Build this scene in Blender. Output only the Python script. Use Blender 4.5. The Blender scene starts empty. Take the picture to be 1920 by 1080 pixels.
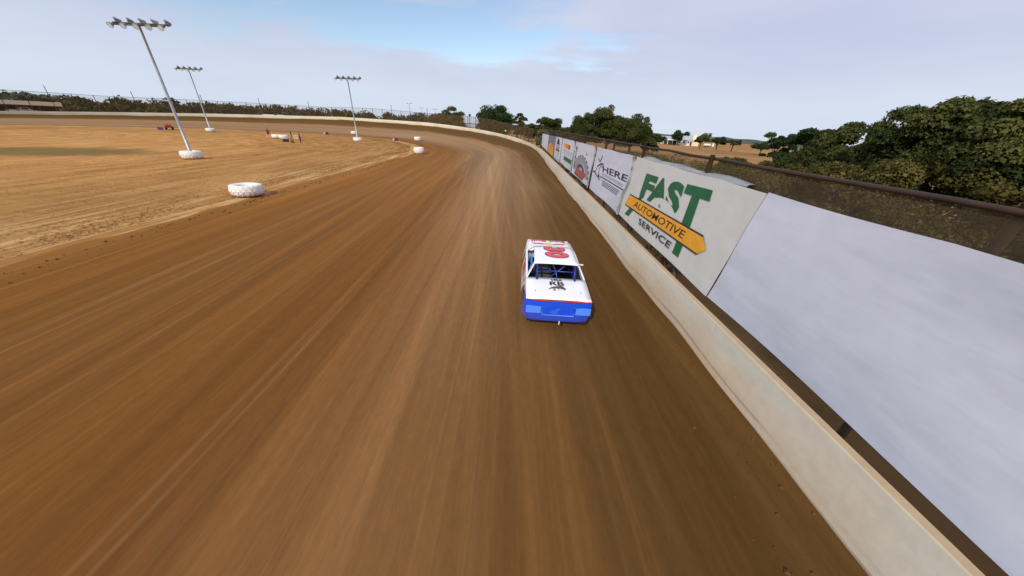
import bpy, bmesh, math, random
import numpy as np
from mathutils import Vector, Matrix
R = math.radians
random.seed(7)
S = bpy.context.scene
COL = S.collection

# ------------------------------------------------------------------ camera
cam_d = bpy.data.cameras.new('camera')
cam = bpy.data.objects.new('camera', cam_d); COL.objects.link(cam)
cam_d.sensor_width = 36.0
cam_d.lens = 580 / 1920 * 36.0
cam_d.clip_start = 0.05; cam_d.clip_end = 6000
PITCH, YAW, ROLL = R(27.9578), R(-0.9598), math.atan(0.052)
def rz(v, a): return Vector((v[0]*math.cos(a)-v[1]*math.sin(a), v[0]*math.sin(a)+v[1]*math.cos(a), v[2]))
fw = Vector((0, math.cos(PITCH), -math.sin(PITCH))); up = Vector((0, math.sin(PITCH), math.cos(PITCH))); ri = Vector((1, 0, 0))
cx = rz(ri*math.cos(ROLL) + up*math.sin(ROLL), YAW)
cy = rz(ri*-math.sin(ROLL) + up*math.cos(ROLL), YAW)
cz = rz(-fw, YAW)
cam.matrix_world = Matrix(((cx.x, cy.x, cz.x, 0), (cx.y, cy.y, cz.y, 0), (cx.z, cy.z, cz.z, 5.0), (0, 0, 0, 1)))
S.camera = cam

# ------------------------------------------------------------------ sky, sun, exposure
SUN_EL, SUN_AZ = 36.0, 204.0           # azimuth clockwise from +Y: behind the camera, a little to its left
world = bpy.data.worlds.new('World'); S.world = world; world.use_nodes = True
wn = world.node_tree; wn.nodes.clear()
def wnode(t, **k):
    n = wn.nodes.new(t)
    for a, b in k.items(): setattr(n, a, b)
    return n
w_out = wnode('ShaderNodeOutputWorld'); w_bg = wnode('ShaderNodeBackground')
w_sky = wnode('ShaderNodeTexSky', sky_type='NISHITA', sun_disc=False)
w_sky.sun_elevation = R(SUN_EL); w_sky.sun_rotation = R(SUN_AZ); w_sky.dust_density = 0.6; w_sky.air_density = 1.0
w_tc = wnode('ShaderNodeTexCoord'); w_sep = wnode('ShaderNodeSeparateXYZ')
wn.links.new(w_tc.outputs['Generated'], w_sep.inputs[0])
def wm(op, a, b=None, c=None):
    n = wnode('ShaderNodeMath', operation=op)
    for i, v in enumerate((a, b, c)):
        if v is None: continue
        if isinstance(v, (int, float)): n.inputs[i].default_value = v
        else: wn.links.new(v, n.inputs[i])
    return n.outputs[0]
zz = wm('MAXIMUM', w_sep.outputs[2], 0.0)
den = wm('ADD', zz, 0.15)
px_ = wm('DIVIDE', w_sep.outputs[0], den); py_ = wm('DIVIDE', w_sep.outputs[1], den)
w_cmb = wnode('ShaderNodeCombineXYZ')
wn.links.new(px_, w_cmb.inputs[0]); wn.links.new(py_, w_cmb.inputs[1])
w_no = wnode('ShaderNodeTexNoise'); w_no.inputs['Scale'].default_value = 1.5; w_no.inputs['Detail'].default_value = 7; w_no.inputs['Roughness'].default_value = 0.55
w_map = wnode('ShaderNodeMapping'); w_map.inputs['Scale'].default_value = (0.8, 1.5, 1); w_map.inputs['Location'].default_value = (3.1, 0.4, 0); w_map.inputs['Rotation'].default_value = (0, 0, 0.35)
wn.links.new(w_cmb.outputs[0], w_map.inputs[0]); wn.links.new(w_map.outputs[0], w_no.inputs[0])
# the open gap in the thin cloud
gx = wm('DIVIDE', wm('SUBTRACT', px_, -0.72), 1.40); gy = wm('DIVIDE', wm('SUBTRACT', wm('SUBTRACT', py_, 2.72), wm('MULTIPLY', wm('SUBTRACT', px_, -0.72), 0.22)), 0.55)
gap = wm('SUBTRACT', 1.0, wm('SQRT', wm('ADD', wm('MULTIPLY', gx, gx), wm('MULTIPLY', gy, gy))))
gap = wm('MAXIMUM', gap, -1.2)
cov = wm('ADD', wm('MULTIPLY', wm('SUBTRACT', w_no.outputs[0], 0.5), 4.6), wm('MULTIPLY', gap, -1.7))
w_rmp = wnode('ShaderNodeMapRange', interpolation_type='SMOOTHSTEP')
w_rmp.inputs['From Min'].default_value = -0.75; w_rmp.inputs['From Max'].default_value = 0.55
wn.links.new(cov, w_rmp.inputs['Value'])
cover = wm('MINIMUM', wm('ADD', wm('MULTIPLY', w_rmp.outputs[0], 0.92), 0.05), 0.97)
w_no2 = wnode('ShaderNodeTexNoise'); w_no2.inputs['Scale'].default_value = 0.55; w_no2.inputs['Detail'].default_value = 5
wn.links.new(w_cmb.outputs[0], w_no2.inputs[0])
w_cl = wnode('ShaderNodeValToRGB')
w_cl.color_ramp.elements[0].position = 0.30; w_cl.color_ramp.elements[0].color = (0.490, 0.530, 0.740, 1)
w_cl.color_ramp.elements[1].position = 0.68; w_cl.color_ramp.elements[1].color = (0.670, 0.700, 0.845, 1)
wn.links.new(w_no2.outputs[0], w_cl.inputs[0])
# brighter, whiter air low over the horizon
w_hz = wnode('ShaderNodeMapRange', interpolation_type='SMOOTHSTEP'); w_hz.inputs['From Min'].default_value = 0.27; w_hz.inputs['From Max'].default_value = 0.0
wn.links.new(w_sep.outputs[2], w_hz.inputs['Value'])
w_m0 = wnode('ShaderNodeMix', data_type='RGBA'); w_m0.inputs['B'].default_value = (0.680, 0.775, 0.900, 1)
wn.links.new(wm('MULTIPLY', w_hz.outputs[0], 0.75), w_m0.inputs['Factor']); wn.links.new(w_cl.outputs[0], w_m0.inputs['A'])
w_sc = wnode('ShaderNodeVectorMath', operation='SCALE'); w_sc.inputs['Scale'].default_value = 0.15
wn.links.new(w_sky.outputs[0], w_sc.inputs[0])
w_mx = wnode('ShaderNodeMix', data_type='RGBA')
wn.links.new(cover, w_mx.inputs['Factor']); wn.links.new(w_sc.outputs[0], w_mx.inputs['A']); wn.links.new(w_m0.outputs['Result'], w_mx.inputs['B'])
wn.links.new(w_mx.outputs['Result'], w_bg.inputs[0]); w_bg.inputs[1].default_value = 1.0
wn.links.new(w_bg.outputs[0], w_out.inputs[0])

sun_d = bpy.data.lights.new('sun', 'SUN'); sun_d.energy = 3.3; sun_d.angle = R(1.5); sun_d.color = (1.0, 0.92, 0.76)
sun = bpy.data.objects.new('sun', sun_d); COL.objects.link(sun)
to_sun = Vector((math.sin(R(SUN_AZ))*math.cos(R(SUN_EL)), math.cos(R(SUN_AZ))*math.cos(R(SUN_EL)), math.sin(R(SUN_EL))))
sun.rotation_euler = (-to_sun).to_track_quat('-Z', 'Y').to_euler(); sun.location = (0, -30, 60)

S.view_settings.view_transform = 'Standard'; S.view_settings.look = 'None'
S.view_settings.exposure = 0.0; S.view_settings.gamma = 1.0; S.view_settings.use_curve_mapping = False
S.render.engine = 'CYCLES'
S.cycles.max_bounces = 6; S.cycles.transparent_max_bounces = 12; S.cycles.use_denoising = True

# ------------------------------------------------------------------ materials
class NT:
    def __init__(s, name):
        s.m = bpy.data.materials.new(name); s.m.use_nodes = True
        s.t = s.m.node_tree; s.p = s.t.nodes['Principled BSDF']; s.out = s.t.nodes['Material Output']
    def n(s, t, **k):
        x = s.t.nodes.new(t)
        for a, b in k.items(): setattr(x, a, b)
        return x
    def l(s, a, b): s.t.links.new(a, b)
    def noise(s, vec, scale, detail=4, rough=0.55, dist=0.0):
        x = s.n('ShaderNodeTexNoise'); x.inputs['Scale'].default_value = scale; x.inputs['Detail'].default_value = detail
        x.inputs['Roughness'].default_value = rough; x.inputs['Distortion'].default_value = dist
        if vec is not None: s.l(vec, x.inputs['Vector'])
        return x.outputs[0]
    def map(s, vec, scale=(1, 1, 1), loc=(0, 0, 0), rot=(0, 0, 0)):
        x = s.n('ShaderNodeMapping'); x.inputs['Scale'].default_value = scale; x.inputs['Location'].default_value = loc; x.inputs['Rotation'].default_value = rot
        s.l(vec, x.inputs['Vector']); return x.outputs[0]
    def ramp(s, fac, stops, interp='LINEAR'):
        x = s.n('ShaderNodeValToRGB'); r = x.color_ramp; r.interpolation = interp
        while len(r.elements) < len(stops): r.elements.new(0.5)
        for e, (p, c) in zip(r.elements, stops):
            e.position = p; e.color = (c, c, c, 1) if isinstance(c, (int, float)) else (*c, 1)
        s.l(fac, x.inputs[0]); return x.outputs[0]
    def mix(s, fac, a, b, blend='MIX'):
        x = s.n('ShaderNodeMix', data_type='RGBA', blend_type=blend)
        for v, k in ((fac, 'Factor'), (a, 'A'), (b, 'B')):
            if isinstance(v, (int, float)): x.inputs[k].default_value = v if k == 'Factor' else (v, v, v, 1)
            elif isinstance(v, tuple): x.inputs[k].default_value = (*v, 1)
            else: s.l(v, x.inputs[k])
        return x.outputs['Result']
    def math(s, op, a, b=None):
        x = s.n('ShaderNodeMath', operation=op)
        for i, v in enumerate((a, b)):
            if v is None: continue
            if isinstance(v, (int, float)): x.inputs[i].default_value = v
            else: s.l(v, x.inputs[i])
        return x.outputs[0]
    def bump(s, h, strength=0.3, dist=0.05):
        x = s.n('ShaderNodeBump'); x.inputs['Strength'].default_value = strength; x.inputs['Distance'].default_value = dist
        s.l(h, x.inputs['Height']); s.l(x.outputs[0], s.p.inputs['Normal'])
    def color(s, c):
        if isinstance(c, tuple): s.p.inputs['Base Color'].default_value = (*c, 1)
        else: s.l(c, s.p.inputs['Base Color'])
    def set(s, rough=0.6, metal=0.0, spec=0.5):
        s.p.inputs['Roughness'].default_value = rough; s.p.inputs['Metallic'].default_value = metal
        s.p.inputs['Specular IOR Level'].default_value = spec
    def obj(s): return s.n('ShaderNodeTexCoord').outputs['Object']
    def uv(s): return s.n('ShaderNodeTexCoord').outputs['UV']
    def attr(s, name):
        x = s.n('ShaderNodeAttribute'); x.attribute_name = name; return x

def simple(name, c, rough=0.6, var=0.12, scale=3.0, metal=0.0, spec=0.5, bump=0.0, coat=0.0):
    k = NT(name); o = k.obj()
    nz = k.noise(o, scale, 5)
    f = k.ramp(nz, [(0.3, 1-var), (0.7, 1+var*0.6)])
    k.color(k.mix(1.0, c, f, 'MULTIPLY')); k.set(rough, metal, spec)
    if bump: k.bump(k.noise(o, scale*6, 4), bump, 0.02)
    if coat: k.p.inputs['Coat Weight'].default_value = coat; k.p.inputs['Coat Roughness'].default_value = 0.08
    return k.m

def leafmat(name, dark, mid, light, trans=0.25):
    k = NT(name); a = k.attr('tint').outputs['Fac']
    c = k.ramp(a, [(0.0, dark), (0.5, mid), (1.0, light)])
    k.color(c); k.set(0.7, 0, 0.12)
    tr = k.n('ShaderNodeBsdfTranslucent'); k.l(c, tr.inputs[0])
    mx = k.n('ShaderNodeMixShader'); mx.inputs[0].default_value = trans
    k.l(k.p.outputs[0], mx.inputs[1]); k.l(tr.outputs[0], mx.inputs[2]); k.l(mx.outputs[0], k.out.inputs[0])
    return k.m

# clay track: UV = (metres along, metres from the wall)
def track_mat():
    k = NT('clay'); uv = k.uv(); sp = k.n('ShaderNodeSeparateXYZ'); k.l(uv, sp.inputs[0])
    wob = k.noise(k.map(uv, (0.05, 0.12, 1)), 1.0, 3)
    d = k.math('ADD', sp.outputs[1], k.math('MULTIPLY', k.math('SUBTRACT', wob, 0.5), 3.5))
    base = k.ramp(k.math('DIVIDE', d, 24.0), [
        (0.00, (0.082, 0.039, 0.010)), (0.08, (0.100, 0.050, 0.015)), (0.17, (0.152, 0.073, 0.023)), (0.28, (0.208, 0.102, 0.037)),
        (0.42, (0.180, 0.073, 0.018)), (0.62, (0.184, 0.078, 0.019)), (0.80, (0.186, 0.074, 0.014)), (0.93, (0.270, 0.118, 0.027)), (1.0, (0.330, 0.160, 0.048))])
    base = k.mix(1.0, base, k.ramp(k.math('DIVIDE', sp.outputs[0], 60.0), [(0.06, (1.0, 1.0, 1.0)), (0.50, (1.42, 1.48, 1.72))]), 'MULTIPLY')   # lighter towards the turn: distance brightness and near vignette put into the colour
    g = k.attr('groove').outputs['Fac']
    base = k.mix(k.math('MULTIPLY', g, 0.92), base, (0.285, 0.180, 0.098))
    mo = k.attr('berm').outputs['Fac']
    base = k.mix(k.math('MULTIPLY', mo, 0.85), base, (0.120, 0.064, 0.021))
    s1 = k.noise(k.map(uv, (0.010, 1.1, 1)), 1.0, 6, 0.62)
    s2 = k.noise(k.map(uv, (0.018, 4.2, 1), (5, 3, 0)), 1.0, 5, 0.6, 0.2)
    s3 = k.noise(k.map(uv, (0.006, 0.35, 1), (1, 9, 0)), 1.0, 3, 0.5)
    f = k.ramp(s1, [(0.32, 0.87), (0.52, 1.0), (0.72, 1.13)])
    base = k.mix(1.0, base, f, 'MULTIPLY')
    f = k.ramp(s2, [(0.30, 0.90), (0.55, 1.0), (0.70, 1.08)])
    base = k.mix(1.0, base, f, 'MULTIPLY')
    f = k.ramp(s3, [(0.35, 0.84), (0.65, 1.14)])
    base = k.mix(1.0, base, f, 'MULTIPLY')
    # dried lines of pale dust left by the tyres
    ln = k.noise(k.map(uv, (0.0045, 1.7, 1), (2.3, 7.1, 0)), 1.0, 2, 0.5)
    lnm = k.ramp(ln, [(0.500, 0.0), (0.520, 0.75), (0.535, 0.0)])
    br = k.ramp(k.noise(k.map(uv, (0.04, 0.5, 1)), 1.0, 3), [(0.4, 0.0), (0.62, 1.0)])
    base = k.mix(k.math('MULTIPLY', lnm, k.math('MULTIPLY', br, k.ramp(k.math('DIVIDE', d, 24.0), [(0.12, 0.08), (0.30, 0.30)]))), base, (0.36, 0.22, 0.11))
    ln2 = k.noise(k.map(uv, (0.010, 2.6, 1), (8.3, 1.7, 0)), 1.0, 2, 0.5)
    lnm2 = k.ramp(ln2, [(0.440, 0.0), (0.455, 0.8), (0.470, 0.0)])
    base = k.mix(k.math('MULTIPLY', lnm2, 0.22), base, (0.115, 0.058, 0.025))
    dg = k.n('ShaderNodeCombineXYZ'); k.l(k.math('MULTIPLY', sp.outputs[0], 0.012), dg.inputs[0]); k.l(k.math('MULTIPLY', k.math('ADD', sp.outputs[1], k.math('MULTIPLY', sp.outputs[0], -0.085)), 1.9), dg.inputs[1])
    s4 = k.noise(dg.outputs[0], 1.0, 4, 0.55)
    base = k.mix(1.0, base, k.ramp(s4, [(0.35, 0.90), (0.55, 1.0), (0.66, 1.14)]), 'MULTIPLY')
    # clods and grain
    gr = k.noise(k.map(uv, (3.2, 9.0, 1)), 1.0, 6, 0.7)
    base = k.mix(1.0, base, k.ramp(gr, [(0.3, 0.90), (0.7, 1.10)]), 'MULTIPLY')
    k.color(base)
    k.l(k.ramp(s1, [(0.35, 0.75), (0.7, 0.95)]), k.p.inputs['Roughness']); k.p.inputs['Specular IOR Level'].default_value = 0.04
    h = k.math('ADD', k.math('MULTIPLY', s2, 1.0), k.math('ADD', k.math('MULTIPLY', s1, 1.2), k.math('MULTIPLY', gr, 0.35)))
    k.bump(h, 0.35, 0.06)
    return k.m

def infield_mat():
    k = NT('dry_turf'); o = k.obj(); uv = k.uv(); sp = k.n('ShaderNodeSeparateXYZ'); k.l(uv, sp.inputs[0])
    n1 = k.noise(k.map(uv, (0.10, 0.55, 1)), 1.0, 6, 0.62)
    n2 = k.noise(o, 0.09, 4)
    n3 = k.noise(k.map(o, (0.5, 2.3, 1), rot=(0, 0, 0.5)), 1.0, 6, 0.7)
    c = k.ramp(n1, [(0.30, (0.255, 0.120, 0.035)), (0.50, (0.365, 0.185, 0.061)), (0.70, (0.480, 0.265, 0.100))])
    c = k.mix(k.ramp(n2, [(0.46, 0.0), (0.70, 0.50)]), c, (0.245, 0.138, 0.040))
    c = k.mix(1.0, c, k.ramp(n3, [(0.3, 0.82), (0.5, 1.0), (0.72, 1.16)]), 'MULTIPLY')
    # pale straw combed along the edge of the track
    edge = k.ramp(k.math('DIVIDE', k.math('SUBTRACT', sp.outputs[1], 21.0), 12.0), [(0.0, 1.0), (0.25, 0.75), (1.0, 0.0)])
    st = k.ramp(k.noise(k.map(uv, (0.12, 2.4, 1)), 1.0, 5, 0.6), [(0.47, 0.0), (0.62, 1.0)])
    c = k.mix(k.math('MULTIPLY', k.math('MULTIPLY', edge, st), 0.8), c, (0.62, 0.42, 0.20))
    # darker brown oval patch on the left
    so = k.n('ShaderNodeSeparateXYZ'); k.l(o, so.inputs[0])
    ex = k.math('DIVIDE', k.math('ADD', so.outputs[0], 52.0), 11.0); ey = k.math('DIVIDE', k.math('SUBTRACT', k.math('ADD', so.outputs[1], k.math('MULTIPLY', k.math('ADD', so.outputs[0], 52.0), -0.25)), 36.5), 6.0)
    r2 = k.math('ADD', k.math('MULTIPLY', ex, ex), k.math('MULTIPLY', ey, ey))
    r2 = k.math('ADD', r2, k.math('MULTIPLY', k.math('SUBTRACT', n3, 0.5), 1.2))
    pm = k.ramp(r2, [(0.35, 1.0), (1.25, 0.0)])
    c = k.mix(k.math('MULTIPLY', pm, 0.85), c, (0.130, 0.088, 0.033))
    c = k.mix(1.0, c, k.ramp(k.math('DIVIDE', k.math('SUBTRACT', sp.outputs[1], 22.0), 40.0), [(0.12, (0.97, 0.97, 0.97)), (0.7, (1.22, 1.24, 1.26))]), 'MULTIPLY')   # lighter towards the middle
    k.color(c); k.set(0.95, 0, 0.03)
    k.bump(k.math('ADD', n3, n1), 0.35, 0.10)
    return k.m

def ground_mat():
    k = NT('pasture'); o = k.obj()
    n1 = k.noise(o, 0.03, 5); n2 = k.noise(o, 0.6, 6, 0.7)
    c = k.ramp(n1, [(0.35, (0.250, 0.135, 0.048)), (0.62, (0.370, 0.200, 0.074))])
    c = k.mix(1.0, c, k.ramp(n2, [(0.3, 0.75), (0.7, 1.2)]), 'MULTIPLY')
    k.color(c); k.set(0.95, 0, 0.1); k.bump(n2, 0.5, 0.1)
    return k.m

def wall_mat():
    k = NT('painted_concrete'); uv = k.uv(); sp = k.n('ShaderNodeSeparateXYZ'); k.l(uv, sp.inputs[0])
    n1 = k.noise(k.map(uv, (0.22, 1.4, 1)), 1.0, 6, 0.6)
    c = k.ramp(n1, [(0.3, (0.610, 0.590, 0.495)), (0.7, (0.740, 0.710, 0.605))])
    st = k.noise(k.map(uv, (0.30, 0.6, 1), (4, 2, 0)), 1.0, 5, 0.6)
    low = k.math('SUBTRACT', k.math('MULTIPLY', st, 1.5), k.math('MULTIPLY', sp.outputs[1], 0.85))
    c = k.mix(k.math('MULTIPLY', k.ramp(low, [(0.0, 0.0), (0.75, 1.0)]), 0.75), c, (0.620, 0.420, 0.230))
    sc = k.noise(k.map(uv, (0.03, 7.0, 1), (1, 5, 0)), 1.0, 3, 0.5)
    scm = k.ramp(sc, [(0.395, 0.0), (0.41, 1.0), (0.43, 0.0)])
    band = k.ramp(sp.outputs[1], [(0.05, 1.0), (0.5, 0.9), (0.62, 0.0)])
    c = k.mix(k.math('MULTIPLY', k.math('MULTIPLY', scm, band), 0.55), c, (0.20, 0.17, 0.13))
    wv = k.noise(k.map(uv, (0.16, 0.0, 1), (7, 0, 0)), 1.0, 2)
    for h0, am, wd, col in ((0.27, 0.20, 0.030, (0.24, 0.21, 0.16)), (0.42, 0.34, 0.026, (0.33, 0.30, 0.24)), (0.17, 0.10, 0.022, (0.22, 0.19, 0.14))):
        dd = k.math('ABSOLUTE', k.math('SUBTRACT', sp.outputs[1], k.math('ADD', h0-am*0.5, k.math('MULTIPLY', wv, am))))
        ms = k.ramp(k.math('DIVIDE', dd, wd), [(0.25, 1.0), (1.0, 0.0)])
        br = k.ramp(k.noise(k.map(uv, (0.35, 2.0, 1), (h0*40, 3, 0)), 1.0, 4, 0.6), [(0.40, 0.0), (0.58, 1.0)])
        c = k.mix(k.math('MULTIPLY', k.math('MULTIPLY', ms, br), 0.7), c, col)
    ge = k.n('ShaderNodeNewGeometry'); sg_ = k.n('ShaderNodeSeparateXYZ'); k.l(ge.outputs['True Normal'], sg_.inputs[0])
    c = k.mix(k.math('MULTIPLY', k.ramp(sg_.outputs[2], [(0.5, 0.0), (0.8, 1.0)]), 0.85), c, (0.40, 0.270, 0.150))   # dust lying on the top
    fine = k.noise(k.map(uv, (6, 6, 1)), 1.0, 5, 0.65)
    c = k.mix(1.0, c, k.ramp(fine, [(0.3, 0.93), (0.7, 1.05)]), 'MULTIPLY')
    k.color(c); k.set(0.8, 0, 0.25); k.bump(fine, 0.15, 0.02)
    return k.m

def vinyl(name, c, dirt=0.16, grey=(0.42, 0.44, 0.50)):
    k = NT(name); o = k.obj()
    n1 = k.noise(k.map(o, (1, 0.16, 0.9), rot=(0.30, 0, 0)), 1.0, 5, 0.6)
    n2 = k.noise(o, 2.2, 4)
    cc = k.mix(k.math('MULTIPLY', k.ramp(n1, [(0.42, 0.0), (0.72, 1.0)]), dirt*2.2), c, grey)
    cc = k.mix(1.0, cc, k.ramp(n2, [(0.3, 0.95), (0.7, 1.03)]), 'MULTIPLY')
    k.color(cc); k.set(0.45, 0, 0.4); k.bump(k.noise(k.map(o, (1, 0.5, 1.6)), 1.0, 4), 0.25, 0.06)
    return k.m

def meshcloth(name, c, opacity):
    k = NT(name); k.color(c); k.set(0.9, 0, 0.1)
    tr = k.n('ShaderNodeBsdfTransparent'); mx = k.n('ShaderNodeMixShader'); mx.inputs[0].default_value = opacity
    k.l(tr.outputs[0], mx.inputs[1]); k.l(k.p.outputs[0], mx.inputs[2]); k.l(mx.outputs[0], k.out.inputs[0])
    return k.m

M = dict(
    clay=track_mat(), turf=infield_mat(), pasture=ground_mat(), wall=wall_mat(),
    white_vinyl=vinyl('white_vinyl', (0.67, 0.71, 0.84), 0.30, (0.40, 0.45, 0.54)), grey_vinyl=vinyl('grey_vinyl', (0.66, 0.68, 0.66), 0.10, (0.50, 0.52, 0.50)),
    slate_vinyl=vinyl('slate_vinyl', (0.16, 0.19, 0.27), 0.05), fold=simple('folded_vinyl', (0.27, 0.29, 0.31), 0.6, 0.25, 1.5),
    ink_black=simple('black_ink', (0.035, 0.037, 0.042), 0.5), ink_grey=simple('grey_ink', (0.30, 0.31, 0.34), 0.5, 0.2, 6),
    ink_bull=simple('dark_grey_ink', (0.075, 0.08, 0.09), 0.5), ink_pale=simple('pale_grey_ink', (0.50, 0.54, 0.53), 0.5), ink_green=simple('green_ink', (0.012, 0.135, 0.058), 0.5, 0.2, 2),
    ink_yellow=simple('yellow_ink', (0.86, 0.40, 0.035), 0.5), ink_amber=simple('amber_ink', (0.74, 0.36, 0.02), 0.5, 0.3, 1.2), ink_orange=simple('orange_ink', (0.82, 0.20, 0.03), 0.5),
    ink_red=simple('red_ink', (0.55, 0.035, 0.035), 0.5), ink_brick=simple('brick_red_ink', (0.42, 0.085, 0.07), 0.5), ink_navy=simple('navy_ink', (0.055, 0.065, 0.12), 0.5),
    ink_pink=simple('pink_ink', (0.60, 0.22, 0.26), 0.5), ink_maroon=simple('maroon_ink', (0.19, 0.055, 0.06), 0.5), white_ink=simple('white_ink', (0.80, 0.80, 0.82), 0.5),
    rust=simple('rusty_pipe', (0.040, 0.020, 0.009), 0.7, 0.4, 4), steel=simple('galvanised_steel', (0.36, 0.40, 0.44), 0.45, 0.15, 2, 0.4),
    lamp_body=simple('grey_green_housing', (0.20, 0.23, 0.21), 0.5), lens=simple('lamp_glass', (0.62, 0.66, 0.68), 0.12, 0.05), dark_steel=simple('dark_steel', (0.035, 0.04, 0.05), 0.5),
    wood=simple('weathered_post', (0.235, 0.165, 0.100), 0.85, 0.35, 6, bump=0.4), brown_post=simple('brown_post_paint', (0.085, 0.056, 0.030), 0.8, 0.3, 4), dark_post=simple('dark_fence_post', (0.060, 0.043, 0.030), 0.8, 0.3, 4),
    fence_mesh=meshcloth('catch_fence_mesh', (0.150, 0.094, 0.046), 0.36), thin_mesh=meshcloth('thin_fence_mesh', (0.150, 0.105, 0.060), 0.20), rail_mesh=meshcloth('wire_mesh', (0.130, 0.095, 0.060), 0.40),
    white_paint=simple('white_paint', (0.86, 0.87, 0.88), 0.30, 0.04, 1.5, coat=0.5), blue_paint=simple('blue_paint', (0.010, 0.080, 0.72), 0.32, 0.08, 2, coat=0.4),
    highlight_blue=simple('highlight_blue_paint', (0.030, 0.135, 0.82), 0.35, 0.2, 6), light_blue=simple('light_blue_decal', (0.090, 0.260, 0.95), 0.35, 0.06, 2), blue_tube=simple('blue_tube', (0.010, 0.028, 0.26), 0.4), seat_blue=simple('light_blue_pad', (0.03, 0.26, 0.75), 0.6),
    seat_dark=simple('dark_seat', (0.05, 0.05, 0.055), 0.6), panel_grey=simple('bare_aluminium', (0.42, 0.44, 0.47), 0.45, 0.1, 3, 0.3), black=simple('black_interior', (0.012, 0.012, 0.014), 0.7), rubber=simple('tyre_rubber', (0.022, 0.021, 0.020), 0.85, 0.3, 8),
    rim=simple('wheel_rim', (0.35, 0.35, 0.37), 0.4, 0.1, 4, 0.5), car_red=simple('number_red', (0.72, 0.055, 0.075), 0.4, 0.06), logo_red=simple('logo_red', (0.62, 0.035, 0.07), 0.4), logo_sun=simple('logo_yellow', (0.86, 0.58, 0.06), 0.4),
    logo_dark=simple('logo_dark', (0.045, 0.035, 0.06), 0.4), pin=simple('bonnet_pin', (0.45, 0.46, 0.48), 0.4, 0.1, 5, 0.6),
    red_pin=simple('red_pinstripe', (0.75, 0.05, 0.06), 0.4),
    skin=simple('skin', (0.42, 0.24, 0.16), 0.6), suit=simple('driver_suit', (0.42, 0.38, 0.33), 0.8), helmet=simple('helmet_shell', (0.58, 0.57, 0.52), 0.25), visor=simple('visor', (0.02, 0.02, 0.022), 0.1),
    shirt=simple('brown_shirt', (0.16, 0.095, 0.05), 0.9), trousers=simple('dark_trousers', (0.020, 0.015, 0.013), 0.9), hair=simple('hair', (0.03, 0.02, 0.012), 0.8), shirt2=simple('olive_shirt', (0.09, 0.062, 0.032), 0.9),
    cooler=simple('cream_plastic', (0.66, 0.54, 0.36), 0.6), bag=simple('brown_bag', (0.13, 0.07, 0.03), 0.8), pink=simple('pink_fabric', (0.66, 0.34, 0.28), 0.8), purple=simple('purple_plastic', (0.09, 0.05, 0.22), 0.5),
    machine_red=simple('machine_red', (0.50, 0.035, 0.03), 0.4), bark=simple('bark', (0.075, 0.055, 0.038), 0.9, 0.35, 5, bump=0.6),
    roof_brown=simple('brown_metal_roof', (0.27, 0.195, 0.125), 0.6, 0.15, 1), dark_wood=simple('dark_timber', (0.075, 0.045, 0.026), 0.85, 0.25, 3), roof_grey=simple('grey_tin_roof', (0.34, 0.40, 0.46), 0.45, 0.12, 0.6),
    house_white=simple('white_siding', (0.72, 0.69, 0.62), 0.7, 0.08, 1), house_cream=simple('cream_siding', (0.76, 0.63, 0.44), 0.7, 0.08, 1), glass=simple('window_glass', (0.03, 0.035, 0.04), 0.1),
    leaf_oak=leafmat('oak_leaves', (0.026, 0.037, 0.010), (0.058, 0.073, 0.018), (0.115, 0.122, 0.034)),
    leaf_dark=leafmat('dark_oak_leaves', (0.014, 0.030, 0.010), (0.028, 0.054, 0.014), (0.055, 0.084, 0.024)),
    leaf_far=leafmat('far_leaves', (0.042, 0.056, 0.026), (0.064, 0.076, 0.034), (0.098, 0.100, 0.048)),
    leaf_belt=leafmat('belt_leaves', (0.040, 0.036, 0.014), (0.062, 0.058, 0.022), (0.095, 0.082, 0.034)),
    leaf_yellow=leafmat('yellow_brush_leaves', (0.044, 0.041, 0.010), (0.088, 0.078, 0.018), (0.150, 0.124, 0.034)),
    leaf_grey=leafmat('grey_leaves', (0.09, 0.10, 0.055), (0.14, 0.15, 0.085), (0.20, 0.20, 0.12)),
    straw=leafmat('straw', (0.28, 0.130, 0.038), (0.40, 0.200, 0.066), (0.60, 0.36, 0.145), 0.35),
    ridge=simple('wooded_ridge', (0.052, 0.072, 0.058), 0.95, 0.35, 0.05),
)
def dusty(m, lo, hi, amt):
    t = m.node_tree; p = t.nodes['Principled BSDF']; src = p.inputs['Base Color'].links[0].from_socket
    o = t.nodes.new('ShaderNodeTexCoord'); sp = t.nodes.new('ShaderNodeSeparateXYZ'); t.links.new(o.outputs['Object'], sp.inputs[0])
    nz = t.nodes.new('ShaderNodeTexNoise'); nz.inputs['Scale'].default_value = 5.0; nz.inputs['Detail'].default_value = 6; t.links.new(o.outputs['Object'], nz.inputs['Vector'])
    mr = t.nodes.new('ShaderNodeMapRange'); mr.inputs['From Min'].default_value = hi; mr.inputs['From Max'].default_value = lo; t.links.new(sp.outputs[2], mr.inputs['Value'])
    mu = t.nodes.new('ShaderNodeMath'); mu.operation = 'MULTIPLY'; t.links.new(mr.outputs[0], mu.inputs[0]); t.links.new(nz.outputs[0], mu.inputs[1])
    m2 = t.nodes.new('ShaderNodeMath'); m2.operation = 'MULTIPLY'; m2.inputs[1].default_value = amt; t.links.new(mu.outputs[0], m2.inputs[0])
    mx = t.nodes.new('ShaderNodeMix'); mx.data_type = 'RGBA'; mx.inputs['B'].default_value = (0.20, 0.115, 0.055, 1); t.links.new(m2.outputs[0], mx.inputs['Factor']); t.links.new(src, mx.inputs['A']); t.links.new(mx.outputs['Result'], p.inputs['Base Color'])
dusty(M['white_paint'], 0.25, 0.85, 0.55); dusty(M['blue_paint'], 0.25, 0.60, 0.55)
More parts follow.
